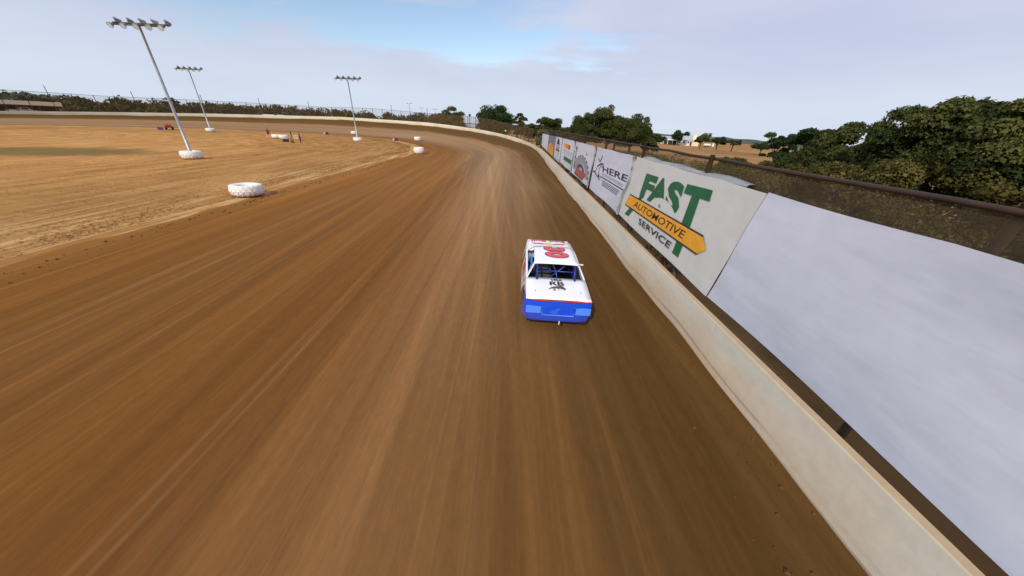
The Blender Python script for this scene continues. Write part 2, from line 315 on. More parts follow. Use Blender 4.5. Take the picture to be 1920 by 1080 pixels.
kk = NT('green_signal'); kk.color((0.02, 0.5, 0.1)); kk.p.inputs['Emission Color'].default_value = (0.02, 1.0, 0.15, 1); kk.p.inputs['Emission Strength'].default_value = 2.5; M['signal'] = kk.m
def tyre_paint():
    k = NT('white_tyre_paint'); o = k.obj(); sp = k.n('ShaderNodeSeparateXYZ'); k.l(o, sp.inputs[0])
    n = k.noise(o, 4.0, 5, 0.6)
    low = k.math('SUBTRACT', k.math('MULTIPLY', n, 0.7), sp.outputs[2])
    c = k.mix(k.ramp(low, [(0.0, 0.0), (0.30, 0.75)]), (0.76, 0.745, 0.71), (0.36, 0.22, 0.11))
    c = k.mix(k.ramp(n, [(0.55, 0.0), (0.75, 0.35)]), c, (0.42, 0.36, 0.30))
    k.color(c); k.set(0.6); k.bump(n, 0.2, 0.03); return k.m
M['tyre_white'] = tyre_paint()

# ------------------------------------------------------------------ mesh helpers
class MB:
    def __init__(s): s.v = []; s.f = []; s.mi = []
    def add(s, vs, fs, mi=0):
        b = len(s.v); s.v += [tuple(v) for v in vs]
        for f in fs: s.f.append([b+i for i in f]); s.mi.append(mi)
    def box(s, c, d, mi=0, rot=None):
        x, y, z = d[0]/2, d[1]/2, d[2]/2
        vs = [Vector((sx*x, sy*y, sz*z)) for sz in (-1, 1) for sx, sy in ((-1, -1), (1, -1), (1, 1), (-1, 1))]
        if rot is not None: vs = [rot @ v for v in vs]
        c = Vector(c); s.add([v+c for v in vs], [(3, 2, 1, 0), (4, 5, 6, 7), (0, 1, 5, 4), (1, 2, 6, 5), (2, 3, 7, 6), (3, 0, 4, 7)], mi)
    def tube(s, pts, r, n=8, mi=0, cap=True):
        pts = [Vector(p) for p in pts]; rs = r if isinstance(r, (list, tuple)) else [r]*len(pts)
        b = len(s.v); up_ = Vector((0, 0, 1))
        for i, p in enumerate(pts):
            t = (pts[min(i+1, len(pts)-1)]-pts[max(i-1, 0)]).normalized()
            a = t.cross(up_); a = t.cross(Vector((1, 0, 0))) if a.length < 1e-3 else a
            a.normalize(); c = t.cross(a)
            for j in range(n):
                th = 2*math.pi*j/n; q = p+(a*math.cos(th)+c*math.sin(th))*rs[i]; s.v.append(tuple(q))
        for i in range(len(pts)-1):
            for j in range(n):
                s.f.append([b+i*n+j, b+i*n+(j+1) % n, b+(i+1)*n+(j+1) % n, b+(i+1)*n+j]); s.mi.append(mi)
        if cap:
            s.f.append([b+j for j in range(n)]); s.mi.append(mi); s.f.append([b+(len(pts)-1)*n+j for j in reversed(range(n))]); s.mi.append(mi)
    def lathe(s, prof, n=32, mi=0, c=(0, 0, 0), axis='Z', mod=None, closed=False):
        b = len(s.v); m = len(prof)
        for j in range(n):
            th = 2*math.pi*j/n
            for i, (r, h) in enumerate(prof):
                rr = r*(mod(i, j) if mod else 1)
                x, y, z = rr*math.cos(th), rr*math.sin(th), h
                if axis == 'X': x, y, z = z, x, y
                elif axis == 'Y': x, y, z = x, -z, y
                s.v.append((x+c[0], y+c[1], z+c[2]))
        for j in range(n):
            k = (j+1) % n
            for i in range(m if closed else m-1):
                i2 = (i+1) % m
                s.f.append([b+j*m+i, b+k*m+i, b+k*m+i2, b+j*m+i2]); s.mi.append(mi)
    def build(s, name, mats, parent=None, smooth=False, loc=None):
        me = bpy.data.meshes.new(name); me.from_pydata(s.v, [], s.f)
        mats = mats if isinstance(mats, (list, tuple)) else [mats]
        for m in mats: me.materials.append(M[m] if isinstance(m, str) else m)
        me.polygons.foreach_set('material_index', s.mi)
        if smooth: me.polygons.foreach_set('use_smooth', [True]*len(me.polygons))
        me.update()
        return link(name, me, parent, loc)
def link(name, me, parent=None, loc=None):
    o = bpy.data.objects.new(name, me); COL.objects.link(o)
    if parent is not None: o.parent = parent
    if loc is not None: o.location = loc
    return o
def tag(o, label, cat, group=None, kind=None):
    o['label'] = label; o['category'] = cat
    if group: o['group'] = group
    if kind: o['kind'] = kind
    return o
def struct(o, kind='structure'): o['kind'] = kind; return o
def empty(name, loc=(0, 0, 0), rotz=0.0):
    o = bpy.data.objects.new(name, None); COL.objects.link(o); o.location = loc; o.rotation_euler = (0, 0, rotz); o.empty_display_size = 0.3; return o
def kids(o): return [c for c in bpy.data.objects if c.parent == o]
def dup(o, parent=None):
    ch = kids(o); c = o.copy(); COL.objects.link(c)
    if parent is not None: c.parent = parent
    for x in ch: dup(x, c)
    return c
def normals(o):
    bm = bmesh.new(); bm.from_mesh(o.data); bmesh.ops.recalc_face_normals(bm, faces=bm.faces); bm.to_mesh(o.data); bm.free(); return o
def bevel(o, w, seg=2):
    bm = bmesh.new(); bm.from_mesh(o.data); bmesh.ops.remove_doubles(bm, verts=bm.verts, dist=1e-5)
    bmesh.ops.bevel(bm, geom=list(bm.edges)+list(bm.verts), offset=w, segments=seg, affect='EDGES', clamp_overlap=True)
    bm.to_mesh(o.data); bm.free(); return o

_tcache = {}
def text_shape(s, bold=0.0):
    key = (s, bold)
    if key in _tcache: return _tcache[key]
    cu = bpy.data.curves.new('lettering', 'FONT'); cu.body = s; cu.offset = bold; cu.resolution_u = 3
    o = bpy.data.objects.new('lettering', cu); COL.objects.link(o)
    bpy.context.view_layer.update()
    me = bpy.data.meshes.new_from_object(o.evaluated_get(bpy.context.evaluated_depsgraph_get()))
    vs = [v.co.copy() for v in me.vertices]; fs = [list(p.vertices) for p in me.polygons]
    bpy.data.objects.remove(o); bpy.data.curves.remove(cu); bpy.data.meshes.remove(me)
    x0 = min(v.x for v in vs); x1 = max(v.x for v in vs); y0 = min(v.y for v in vs); y1 = max(v.y for v in vs)
    _tcache[key] = ([((v.x-x0)/(x1-x0), (v.y-y0)/(y1-y0)) for v in vs], fs); return _tcache[key]
def text(name, s, mat, parent, o, xd, yd, w, h, bold=0.0, shear=0.0, fn=None):
    uvs, fs = text_shape(s, bold); mb = MB()
    if fn is None: o, xd, yd = Vector(o), Vector(xd), Vector(yd)
    mb.add([fn(u, v) if fn else o+xd*(u*w+shear*v*h)+yd*(v*h) for u, v in uvs], fs)
    return mb.build(name, mat, parent)

def leaf_arrays(blobs, n, size, rng, elong=0.7, low=0.35, tv=0.2):
    c = np.array([b[0] for b in blobs]); r = np.array([b[1] for b in blobs]); bt = np.array([b[2] for b in blobs])
    w = (r[:, 0]*r[:, 2]+r[:, 0]*r[:, 1]); w = w/w.sum()
    i = rng.choice(len(blobs), n, p=w)
    d = rng.normal(size=(n, 3)); d /= np.linalg.norm(d, axis=1)[:, None]
    lo = d[:, 2] < -low; d[lo, 2] *= -1
    rad = 0.35+0.68*rng.random(n)**0.6+np.abs(rng.normal(size=n))*0.10
    p = c[i]+d*r[i]*rad[:, None]
    nrm = d+rng.normal(size=(n, 3))*0.7+np.array([0, 0, 0.35]); nrm /= np.linalg.norm(nrm, axis=1)[:, None]
    a = np.cross(nrm, rng.normal(size=(n, 3))); a /= np.linalg.norm(a, axis=1)[:, None]; b = np.cross(nrm, a)
    sz = size*np.clip(np.exp(rng.normal(size=n)*0.42), .4, 2.2); a = a*sz[:, None]*0.5; b = b*(sz*elong)[:, None]*0.5
    vs = np.stack([p-a, p-b*0.9, p+a, p+b], 1).reshape(-1, 3)
    t = np.clip(bt[i]+rng.normal(size=n)*tv, 0, 1)
    return vs, t
def quads(name, vs, tint, mat, parent=None):
    n = len(vs)//4; me = bpy.data.meshes.new(name)
    me.vertices.add(n*4); me.vertices.foreach_set('co', vs.astype(np.float32).ravel())
    me.loops.add(n*4); me.loops.foreach_set('vertex_index', np.arange(n*4, dtype=np.int32))
    me.polygons.add(n); me.polygons.foreach_set('loop_start', np.arange(0, n*4, 4, dtype=np.int32)); me.polygons.foreach_set('loop_total', np.full(n, 4, dtype=np.int32))
    me.update(calc_edges=True)
    at = me.attributes.new('tint', 'FLOAT', 'FACE'); at.data.foreach_set('value', tint.astype(np.float32))
    me.materials.append(M[mat]); return link(name, me, parent)

# ------------------------------------------------------------------ the oval: straight (wall x=4.75), turn about CEN, far straight
CEN = (-62.0, 52.0); RW = 66.75
def interp(x, tab):
    if x <= tab[0][0]: return tab[0][1]
    for (a, va), (b, vb) in zip(tab, tab[1:]):
        if x <= b: return va+(vb-va)*(x-a)/(b-a)
    return tab[-1][1]
BASE = [(0, 0.22), (4, 0.42), (8, 0.88), (15, 1.22), (23, 1.55), (30, 1.97), (38, 2.30), (49, 2.72), (59, 3.07), (77, 3.32), (87, 3.40), (119, 2.51), (138, 1.87), (153, 1.32), (180, 0.6)]
TOP = [(0, 1.34), (4, 1.38), (8, 1.5), (10, 1.65), (15.5, 1.95), (23, 2.42), (31, 2.82), (38, 3.2), (49, 3.70), (59, 4.10), (77, 4.27), (87, 4.36), (119, 3.45), (138, 2.70), (152, 2.1), (180, 1.5)]
FTOP = [(0, 4.35), (14, 4.3), (24, 4.75), (33, 5.6), (40, 6.1), (54, 6.4), (70, 7.0), (79, 7.3), (90, 7.0), (110, 7.0), (121, 6.9), (137, 6.5), (180, 6.6)]
def st(t):                               # t in metres along the wall -> (kind, y or theta in degrees)
    if t < 52: return 'a', t
    th = (t-52)/RW
    if th <= math.pi: return 'c', math.degrees(th)
    return 'b', 52-(t-52-RW*math.pi)
TEND = 52+RW*math.pi
def P(t, d):                             # d metres inside the wall (negative: outside)
    k, v = st(t)
    if k == 'a': return 4.75-d, v
    if k == 'c': r = RW-d; return CEN[0]+r*math.cos(R(v)), CEN[1]+r*math.sin(R(v))
    return CEN[0]-RW+d, v
def tab(t, T, straight):
    k, v = st(t)
    if k == 'c': return interp(v, T)
    if k == 'a': return straight(v)
    return T[-1][1]
def zbase(t): return tab(t, BASE, lambda y: interp(y, [(0, 0.0), (30, 0.02), (44, 0.10), (52, 0.22)]))
def ztop(t): return tab(t, TOP, lambda y: interp(y, [(8, 1.23), (20, 1.30), (52, 1.34)]))
def ftop(t): return tab(t, FTOP, lambda y: 4.4)
def wn1(x): return math.sin(x*1.3)+0.6*math.sin(x*2.9+1.1)+0.4*math.sin(x*6.7+0.3)
def ztrack(t, d):
    k, v = st(t); zb = zbase(t)
    w = interp(v, [(0, 8), (15, 10), (38, 13.5), (150, 13.5), (180, 12)]) if k == 'c' else interp(v if k == 'a' else 60, [(20, 5), (52, 8)])
    z = zb*max(0.0, 1-d/w)**(1.35 if k == 'c' else 2)
    z += 0.09*max(0.0, 1-d/0.9)**2*(1+0.42*wn1(t*0.30))            # dirt thrown up against the wall
    if k == 'c': z += 0.16*math.exp(-((d-5.2-0.5*wn1(t*0.11))/0.55)**2)*min(1, v/12.0)   # windrow at the top of the groove
    z += 0.018*wn1(d*2.2+0.02*t)+0.012*wn1(d*5.1+0.013*t)
    de = d-(21.3-interp(t, [(30, 0.0), (60, 1.1)]))+0.35*wn1(t*0.31)
    if de > 0: z -= 0.11*de
    return z
def ts(): 
    L = [-75+2.5*i for i in range(26)]+[-10+0.55*i for i in range(113)]
    L += [52+RW*R(a*1.0) for a in range(1, 181)]; L += [TEND+8*i for i in range(1, 17)]
    return L
TS = ts()
def sheet(name, dl, zf, mat, ts_, uvo=0.0, attrs=None, flip=False):
    n = len(dl); vs = []; uv = []
    for t in ts_:
        for d in dl:
            x, y = P(t, d); vs.append((x, y, zf(t, d))); uv.append((t, d))
    fs = []
    for i in range(len(ts_)-1):
        for j in range(n-1):
            q = [i*n+j, i*n+j+1, (i+1)*n+j+1, (i+1)*n+j]
            fs.append(q if flip else q[::-1])
    me = bpy.data.meshes.new(name); me.from_pydata(vs, [], fs); me.materials.append(M[mat])
    ul = me.uv_layers.new(name='UVMap')
    li = np.zeros(len(me.loops), dtype=np.int32); me.loops.foreach_get('vertex_index', li)
    ul.data.foreach_set('uv', np.array(uv, dtype=np.float32)[li].ravel())
    for an, fn in (attrs or {}).items():
        a = me.attributes.new(an, 'FLOAT', 'POINT'); a.data.foreach_set('value', np.array([fn(t, d) for t, d in uv], dtype=np.float32))
    me.polygons.foreach_set('use_smooth', [True]*len(me.polygons)); me.update()
    return link(name, me)
def groove(t, d):
    k, v = st(t)
    if k == 'b': return 0.7*math.exp(-((d-10)/5.0)**4)
    y = t
    amt = interp(y, [(4, 0.0), (20, 0.5), (36, 0.9), (52, 1.0)])
    c = interp(y, [(10, 5.0), (40, 7.0), (62, 8.5), (90, 10.0), (160, 11.0)]); w = interp(y, [(10, 2.6), (45, 4.2), (70, 4.6), (110, 5.6), (160, 6.0)])
    return amt*math.exp(-(abs(d-c-0.5*wn1(t*0.12))/w)**3)
def berm(t, d):
    k, v = st(t)
    w = interp(t, [(0, 0.7), (30, 1.2), (55, 2.6), (75, 4.6), (260, 5.0)])
    return min(1.0, max(0.0, (w-d+0.25*wn1(t*0.2))/0.5+0.5))*interp(t, [(0, 0.6), (40, 0.8), (60, 1.0)])
dl = [0.0, 0.12, 0.25, 0.4, 0.6, 0.85, 1.15, 1.5]+[2.0+0.5*i for i in range(42)]+[23.0, 23.7]
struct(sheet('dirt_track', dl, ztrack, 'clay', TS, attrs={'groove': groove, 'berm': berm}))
di = [19.4, 20.0, 20.6, 21.4, 22.2, 23.0, 24, 25.2, 26.6, 28.2, 30, 32.5, 36, 40, 46, 54, 62, 66.7]
def zin(t, d):
    ed = 21.3-interp(t, [(30, 0.0), (60, 1.1)])
    return -0.03+0.035*wn1(t*0.23+d*1.7)*(1 if d < 60 else 0)+(0.05*math.exp(-((d-ed-1.6)/0.7)**2))-0.22*max(0.0, min(1.0, (ed+0.5-d)/1.0))
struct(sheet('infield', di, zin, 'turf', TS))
# ground outside: falls away from the embankment, on to the horizon
def terrain(x, y):
    r = math.hypot(x, y)
    z = interp(r, [(50, -0.1), (120, -0.5), (200, -1.3), (320, -2.6), (600, -7), (1200, -16), (3500, -50)])
    return z+0.15*math.sin(x*0.05+1)*math.cos(y*0.043)
def zout(t, d):
    e = -d; x, y = P(t, d); near = max(0.0, ztop(t)-0.95) if st(t)[0] != 'a' else 0.25
    f = min(1, max(0, (e-0.2)/22.0)); f = f*f*(3-2*f)
    return near*(1-f)+terrain(x, y)*f
dout = [-0.22, -0.6, -1.5, -3, -5, -8, -12, -17, -23, -32, -45, -70, -110, -170, -260, -420, -700, -1200, -2000, -3400]
struct(sheet('ground', dout, zout, 'pasture', TS, flip=True))

# distant wooded ridge
mb = MB(); N = 220; rng = np.random.default_rng(3)
for i in range(N+1):
    az = R(-85+190*i/N); dist = 1050
    h = -3.0+2.2*math.sin(az*5.3+0.4)+1.2*math.sin(az*13+1)+0.7*math.sin(az*41)+rng.normal()*0.35
    if math.degrees(az) < 20: h += 4
    for k_, (dd, zz_) in enumerate(((0, -34), (18, h-9), (60, h-2), (120, h), (400, h-14))):
        mb.v.append((math.sin(az)*(dist+dd), math.cos(az)*(dist+dd), zz_+(rng.normal()*0.9 if 0 < k_ < 4 else 0)))
for i in range(N):
    for k_ in range(4):
        a = i*5+k_; mb.f.append([a, a+5, a+6, a+1]); mb.mi.append(0)
struct(mb.build('hill', 'ridge'))

# ------------------------------------------------------------------ concrete wall
cw = empty('concrete_wall', (4.85, 10, 0)); tag(cw, 'long cream painted concrete wall curving round the dirt track under the banners', 'wall')
me_v = []; me_uv = []; prof = 5
WT = [t for t in TS if t > -40]
for t in WT:
    zb, zt = ztrack(t, 0)-0.35, ztop(t)
    for d, z, hh in ((0.0, zb, 0.0), (0.0, zt-0.02, zt-zb-0.37), (-0.02, zt, zt-zb-0.35), (-0.15, zt, zt-zb-0.33), (-0.17, zb-0.8, 0.5)):
        x, y = P(t, d); me_v.append((x-cw.location.x, y-cw.location.y, z)); me_uv.append((t, hh))
fs = []
for i in range(len(WT)-1):
    for j in range(4):
        fs.append([i*5+j, i*5+j+1, (i+1)*5+j+1, (i+1)*5+j][::-1])
me = bpy.data.meshes.new('wall_face'); me.from_pydata(me_v, [], fs); me.materials.append(M['wall'])
ul = me.uv_layers.new(name='UVMap'); li = np.zeros(len(me.loops), dtype=np.int32); me.loops.foreach_get('vertex_index', li)
ul.data.foreach_set('uv', np.array(me_uv, dtype=np.float32)[li].ravel()); me.update()
link('wall_face', me, cw)

# ------------------------------------------------------------------ banner fence along the straight
XB = 5.28
bf = empty('banner_fence', (5.5, 20, 0)); tag(bf, 'low fence of weathered posts and a rusty top pipe carrying the banners', 'fence')
mb = MB(); pts = []
for i in range(48):
    y = -12+i*1.6; pts.append((0.02, y-20, 4.40+0.015*math.sin(y*1.7)))
mb.tube(pts, 0.042, 8); mb.build('top_pipe', 'rust', bf, True)
mb = MB(); mb.tube([(0.08, 0, -0.4), (0.08, 0, 4.5)], [0.06, 0.06], 10); p0 = mb.build('post', 'brown_post', bf, True, (0, -16.6, 0))
for y in [-6.5, -1.0, 9.2, 14.1, 18.9, 26.4, 31.5, 37, 42.5, 48, 53.5, 58.5, 63]:
    q = p0.copy(); COL.objects.link(q); q.location = (0.02, y-20, 0); q.rotation_euler = (random.uniform(-.015, .015), random.uniform(-.012, .012), y)
mb = MB()
for i in range(38): 
    a = -12+i*2; mb.add([(0.02, a-20, 0.2), (0.02, a+2-20, 0.2), (0.02, a+2-20, 4.36), (0.02, a-20, 4.36)], [(0, 1, 2, 3)])
mb.build('wire_mesh', 'rail_mesh', bf)

# ------------------------------------------------------------------ banners (art laid on each sheet, facing the track)
def banner(label, Yf, Yn, zt_f, zt_n, zb_f, zb_n, mat, lean_f=0.5, lean_n=0.5, wave=0.0, group='advertising banners on the trackside fence'):
    r = empty('banner', (XB, (Yf+Yn)/2, zb_n)); tag(r, label, 'banner', group)
    nu, nv = max(6, int(abs(Yf-Yn)*3)), 10; mb = MB()
    for j in range(nv+1):
        v = j/nv
        for i in range(nu+1):
            u = i/nu
            zt = zt_f+(zt_n-zt_f)*u-0.025*abs(math.sin(u*math.pi*max(2, nu/9))); zb = zb_f+(zb_n-zb_f)*u+0.035*math.sin(u*9+Yf)*(1 if wave else 0.6)
            y = (Yf+(Yn-Yf)*u)+(lean_f+(lean_n-lean_f)*u)*(1-v)
            x = wave*(math.sin(u*nu*0.33+v*2.2)*0.6+math.sin(u*nu*0.13-v*3.1+1)+0.5*math.sin(v*7+u*nu*0.21))
            mb.v.append((x, y-r.location.y, zb+(zt-zb)*v-r.location.z))
    for j in range(nv):
        for i in range(nu):
            a = j*(nu+1)+i; mb.f.append([a, a+1, a+nu+2, a+nu+1]); mb.mi.append(0)
    mb.build('vinyl_sheet', mat, r, True)
    return r
def art(r, name, polys, mat, off=0.012):
    mb = MB()
    for p in polys: mb.add([(-off, y-r.location.y, z-r.location.z) for y, z in p], [list(range(len(p)))])
    return mb.build(name, mat, r)
def btext(r, name, s, mat, quad, bold=0.0, off=0.016):
    # quad: (Y,z) of lower left, lower right, upper right, upper left
    def fn(u, v):
        (ay, az), (by, bz), (cy_, cz_), (dy, dz) = quad
        y = (ay*(1-u)+by*u)*(1-v)+(dy*(1-u)+cy_*u)*v; z = (az*(1-u)+bz*u)*(1-v)+(dz*(1-u)+cz_*u)*v
        return (-off, y-r.location.y, z-r.location.z)
    return text(name, s, mat, r, (0, 0, 0), (0, 1, 0), (0, 0, 1), 1, 1, bold, 0, fn)
def ring(cy_, cz_, r0, r1, a0, a1, n=24, ay=1.0):
    out = []
    for i in range(n):
        p, q = R(a0+(a1-a0)*i/n), R(a0+(a1-a0)*(i+1)/n)
        out.append([(cy_-ay*r0*math.cos(p), cz_+r0*math.sin(p)), (cy_-ay*r1*math.cos(p), cz_+r1*math.sin(p)), (cy_-ay*r1*math.cos(q), cz_+r1*math.sin(q)), (cy_-ay*r0*math.cos(q), cz_+r0*math.sin(q))])
    return out
def disc(cy_, cz_, r, n=20, ay=1.0): return [[(cy_-ay*r*math.cos(2*math.pi*i/n), cz_+r*math.sin(2*math.pi*i/n)) for i in range(n)]]
def rect(y0, y1, z0, z1): return [[(y0, z0), (y1, z0), (y1, z1), (y0, z1)]]

b1 = banner('plain lavender white banner at the far end of the row, beside the fence vines', 64.2, 52.3, 3.66, 3.76, 1.62, 1.46, 'white_vinyl')
b2 = banner('slate blue banner with a yellow machine shape filling its lower half', 52.0, 43.6, 3.74, 3.84, 1.44, 1.34, 'slate_vinyl')
art(b2, 'yellow_print', [[(52.2, 1.46), (44.9, 1.38), (45.2, 2.2), (46.2, 2.62), (48.6, 2.86), (50.4, 2.62), (51.4, 2.2)]], 'ink_amber')
art(b2, 'yellow_detail', [[(50.8, 1.95), (46.2, 1.88), (46.2, 1.98), (50.8, 2.05)], [(49.6, 2.2), (47.6, 2.2), (47.8, 2.5), (49.3, 2.5)]], 'ink_orange', 0.018)
art(b2, 'pink_print', rect(45.2, 43.9, 2.25, 2.5)+rect(45.0, 43.9, 2.65, 2.9)+rect(44.8, 44.2, 3.05, 3.2), 'ink_pink')
b3 = banner('white banner with a dark domed emblem over a grey shield', 43.2, 37.4, 3.84, 3.88, 1.33, 1.30, 'white_vinyl')
art(b3, 'emblem_dome', ring(40.6, 3.05, 0.0, 0.68, 10, 170, 14, 1.9), 'ink_black')
art(b3, 'emblem_field', [[(42.0, 2.62), (39.2, 2.62), (39.3, 3.14), (41.9, 3.14)]], 'ink_maroon')
btext(b3, 'emblem_lettering', 'DRB', 'white_ink', [(41.6, 2.72), (39.6, 2.72), (39.6, 3.08), (41.6, 3.08)], 0.02)
art(b3, 'emblem_bar', rect(42.4, 38.9, 2.36, 2.54), 'ink_black', 0.02)
art(b3, 'emblem_shield', [[(42.2, 2.28), (39.0, 2.28), (39.2, 1.95), (40.6, 1.68), (42.0, 1.95)]], 'ink_pale')
art(b3, 'lower_bar', rect(43.0, 38.3, 1.42, 1.54), 'ink_grey')
b4 = banner('white banner with a yellow to red block above a green bar', 37.0, 29.5, 3.88, 3.93, 1.42, 1.38, 'white_vinyl')
for i, mm in enumerate(('ink_yellow', 'ink_amber', 'ink_orange', 'ink_red')):
    y0 = 35.8-i*1.03; art(b4, 'colour_block', rect(y0, y0-1.03, 3.08, 3.46), mm)
art(b4, 'letter_stroke', [q for i in range(9) for q in rect(35.6-i*0.66, 35.6-i*0.66-0.2, 2.45+0.05*(i % 2), 2.88)]+rect(35.6, 30.0, 2.86, 2.92), 'ink_pale')
art(b4, 'green_bar', [[(35.1, 1.92), (30.3, 1.94), (30.1, 2.34), (34.8, 2.30)]], 'ink_green')
art(b4, 'swoosh', ring(33, 1.2, 0.62, 0.68, 50, 150, 10, 3.2), 'ink_pale')
b5 = banner('white banner with a grey gear arch over a slanted brick red block', 29.0, 21.9, 3.93, 3.97, 1.38, 1.36, 'white_vinyl')
art(b5, 'gear_arch', ring(25.6, 1.85, 0.72, 1.18, -8, 182, 30, 2.35), 'ink_grey')
for i in range(11): art(b5, 'gear_tooth', ring(25.6, 1.85, 1.18, 1.28, i*17-4, i*17+5, 2, 2.35), 'ink_black')
art(b5, 'inner_arch', ring(25.7, 1.80, 0.44, 0.70, 0, 175, 24, 2.3), 'ink_navy', 0.018)
art(b5, 'arch_line', ring(25.7, 1.78, 0.34, 0.39, 0, 175, 24, 2.3), 'ink_grey', 0.02)
art(b5, 'red_block', [[(27.9, 1.62), (24.3, 1.55), (23.5, 2.0), (27.2, 2.1)]], 'ink_brick', 0.024)
art(b5, 'black_underline', [[(28.1, 1.52), (24.5, 1.46), (24.4, 1.54), (28.0, 1.60)]], 'ink_black', 0.024)
for i in range(5): art(b5, 'chain_link', ring(28.35+0.06*i, 3.45-i*0.36, 0.09, 0.19, 0, 360, 12, 2.0), 'ink_grey')
for a_, b_, c_ in ((28.35, 3.42, 0.12), (28.5, 2.72, 0.11), (24.2, 3.30, 0.07)): art(b5, 'black_dot', disc(a_, b_, c_, 12, 1.8), 'ink_black', 0.018)
b6 = banner('white banner with black brush scribble beside block capitals and thin rules', 21.4, 14.6, 3.97, 4.01, 1.36, 1.33, 'white_vinyl')
def brush(y0, z0, pts, w):
    out = []
    for (a, b), (c, d) in zip(pts, pts[1:]):
        out.append([(y0-a, z0+b), (y0-c, z0+d), (y0-c, z0+d+w), (y0-a, z0+b+w)])
    return out
art(b6, 'brush_mark', brush(21.5, 2.45, [(0, 0), (0.5, 0.05), (0.9, 0.42), (1.6, 0.62), (2.2, 0.66)], 0.09)+brush(21.3, 2.5, [(0, 0), (0.5, -0.08), (1.0, -0.2), (1.4, -0.1)], 0.08)
    + brush(20.7, 3.25, [(0, 0.08), (0.5, -0.06), (0.8, 0.12)], 0.06)+brush(20.2, 3.1, [(0, 0), (0.25, 0.3), (0.4, 0.42)], 0.12)+brush(20.2, 2.2, [(0, 0.25), (0.3, 0.05), (0.5, 0.0)], 0.12), 'ink_black')
art(b6, 'grey_ring', ring(19.6, 2.72, 0.26, 0.34, 60, 300, 18, 1.8), 'ink_grey')
btext(b6, 'lettering', 'HERE', 'ink_black', [(19.25, 2.76), (14.95, 2.86), (14.85, 3.16), (19.4, 3.08)], 0.015)
art(b6, 'thin_rule', rect(19.2, 15.3, 2.66, 2.69)+rect(19.2, 15.3, 2.59, 2.61), 'ink_grey')
art(b6, 'black_rule', rect(19.4, 15.0, 2.44, 2.49), 'ink_black')
art(b6, 'small_rule', [q for i, z in enumerate((2.30, 2.22, 2.14, 2.06)) for q in rect(18.95, 15.65+0.1*i, z, z+0.03)], 'ink_black')
b7 = banner('pale grey banner with tall green letters and a yellow AUTOMOTIVE band', 14.3, 6.6, 4.01, 3.99, 1.32, 1.20, 'grey_vinyl', 0.95, 0.6)
# long F and T whose stems run down behind the band, A and S between
for ch, q_ in (('F', [(13.10, 2.62), (12.05, 2.62), (11.75, 3.54), (12.90, 3.52)]), ('A', [(12.30, 2.62), (10.75, 2.62), (10.95, 3.57), (11.75, 3.56)]),
               ('S', [(10.80, 2.62), (9.80, 2.62), (9.78, 3.63), (10.85, 3.60)]), ('T', [(9.95, 2.55), (8.32, 2.55), (8.40, 3.70), (9.72, 3.64)])):
    btext(b7, 'green_letter', ch, 'ink_green', q_, 0.055)
art(b7, 'letter_stem', [[(13.02, 2.62), (12.72, 2.62), (13.78, 1.58), (14.32, 1.56)]], 'ink_green')
art(b7, 'letter_stem', [[(9.30, 2.56), (8.88, 2.56), (9.00, 1.55), (9.42, 1.55)]], 'ink_green')
art(b7, 'dome_print', ring(10.9, 2.42, 0.0, 0.52, 0, 180, 16, 2.1), 'grey_vinyl', 0.02)
art(b7, 'dome_mark', disc(11.1, 2.66, 0.07, 10, 1.6), 'ink_grey', 0.024)
art(b7, 'black_edge', [[(14.46, 1.94), (8.16, 1.98), (7.85, 2.26), (8.14, 2.56), (14.12, 2.50)]], 'ink_black', 0.024)
art(b7, 'yellow_band', [[(14.5, 1.99), (8.12, 2.03), (7.82, 2.26), (8.10, 2.51), (14.16, 2.45)]], 'ink_yellow', 0.030)
btext(b7, 'band_lettering', 'AUTOMOTIVE', 'ink_black', [(13.45, 2.10), (9.05, 2.14), (8.95, 2.40), (13.3, 2.36)], 0.01, 0.036)
btext(b7, 'lower_lettering', 'SERVICE', 'ink_black', [(12.5, 1.62), (9.65, 1.60), (9.55, 1.84), (12.55, 1.85)], 0.012, 0.03)
b8 = banner('large plain white banner nearest the camera with faint wrinkles', 6.55, -9.0, 4.00, 3.96, 1.19, 1.14, 'white_vinyl', 0.6, 0.0, 0.024)
b8.location.x -= 0.02
# grey folded edges between the near banners
def fold(Y0, Y1, z0, z1, label, r0=0.05):
    mb = MB(); mb.tube([(0.0, Y0+0.15*math.sin(i*0.9)*(i > 2)+(Y1-Y0)*i/8-(Y0+Y1)/2, z0+(z1-z0)*i/8) for i in range(9)], [r0*(0.8+0.5*math.sin(i*1.7)**2) for i in range(9)], 8)
    o = mb.build('rolled_banner_edge', 'fold', None, True, (XB-0.03, (Y0+Y1)/2, 0)); tag(o, label, 'banner edge')
fold(15.25, 14.35, 1.3, 3.98, 'grey rolled banner edge left of the green lettered banner', 0.075)
fold(22.4, 21.65, 1.3, 3.95, 'grey rolled banner edge between the red block banner and the scribble banner', 0.04)
fold(29.75, 29.25, 1.3, 3.9, 'thin grey rolled edge between the green bar banner and the gear banner', 0.045)
mb = MB()
for i in range(14):
    y = 13.8-i*0.5
    mb.v += [(0.0, y, 3.98), (0.06, y, 4.04+0.03*math.sin(i*1.9)), (0.20, y, 4.06+0.03*math.sin(i*1.3)), (0.26, y, 3.96)]
for i in range(13):
    for k_ in range(3): a = i*4+k_; mb.f.append([a, a+4, a+5, a+1]); mb.mi.append(0)
tag(mb.build('folded_tarp', 'fold', None, True, (XB+0.02, 0, 0)), 'blue grey tarp folded over the fence top above the green lettered banner', 'tarp')

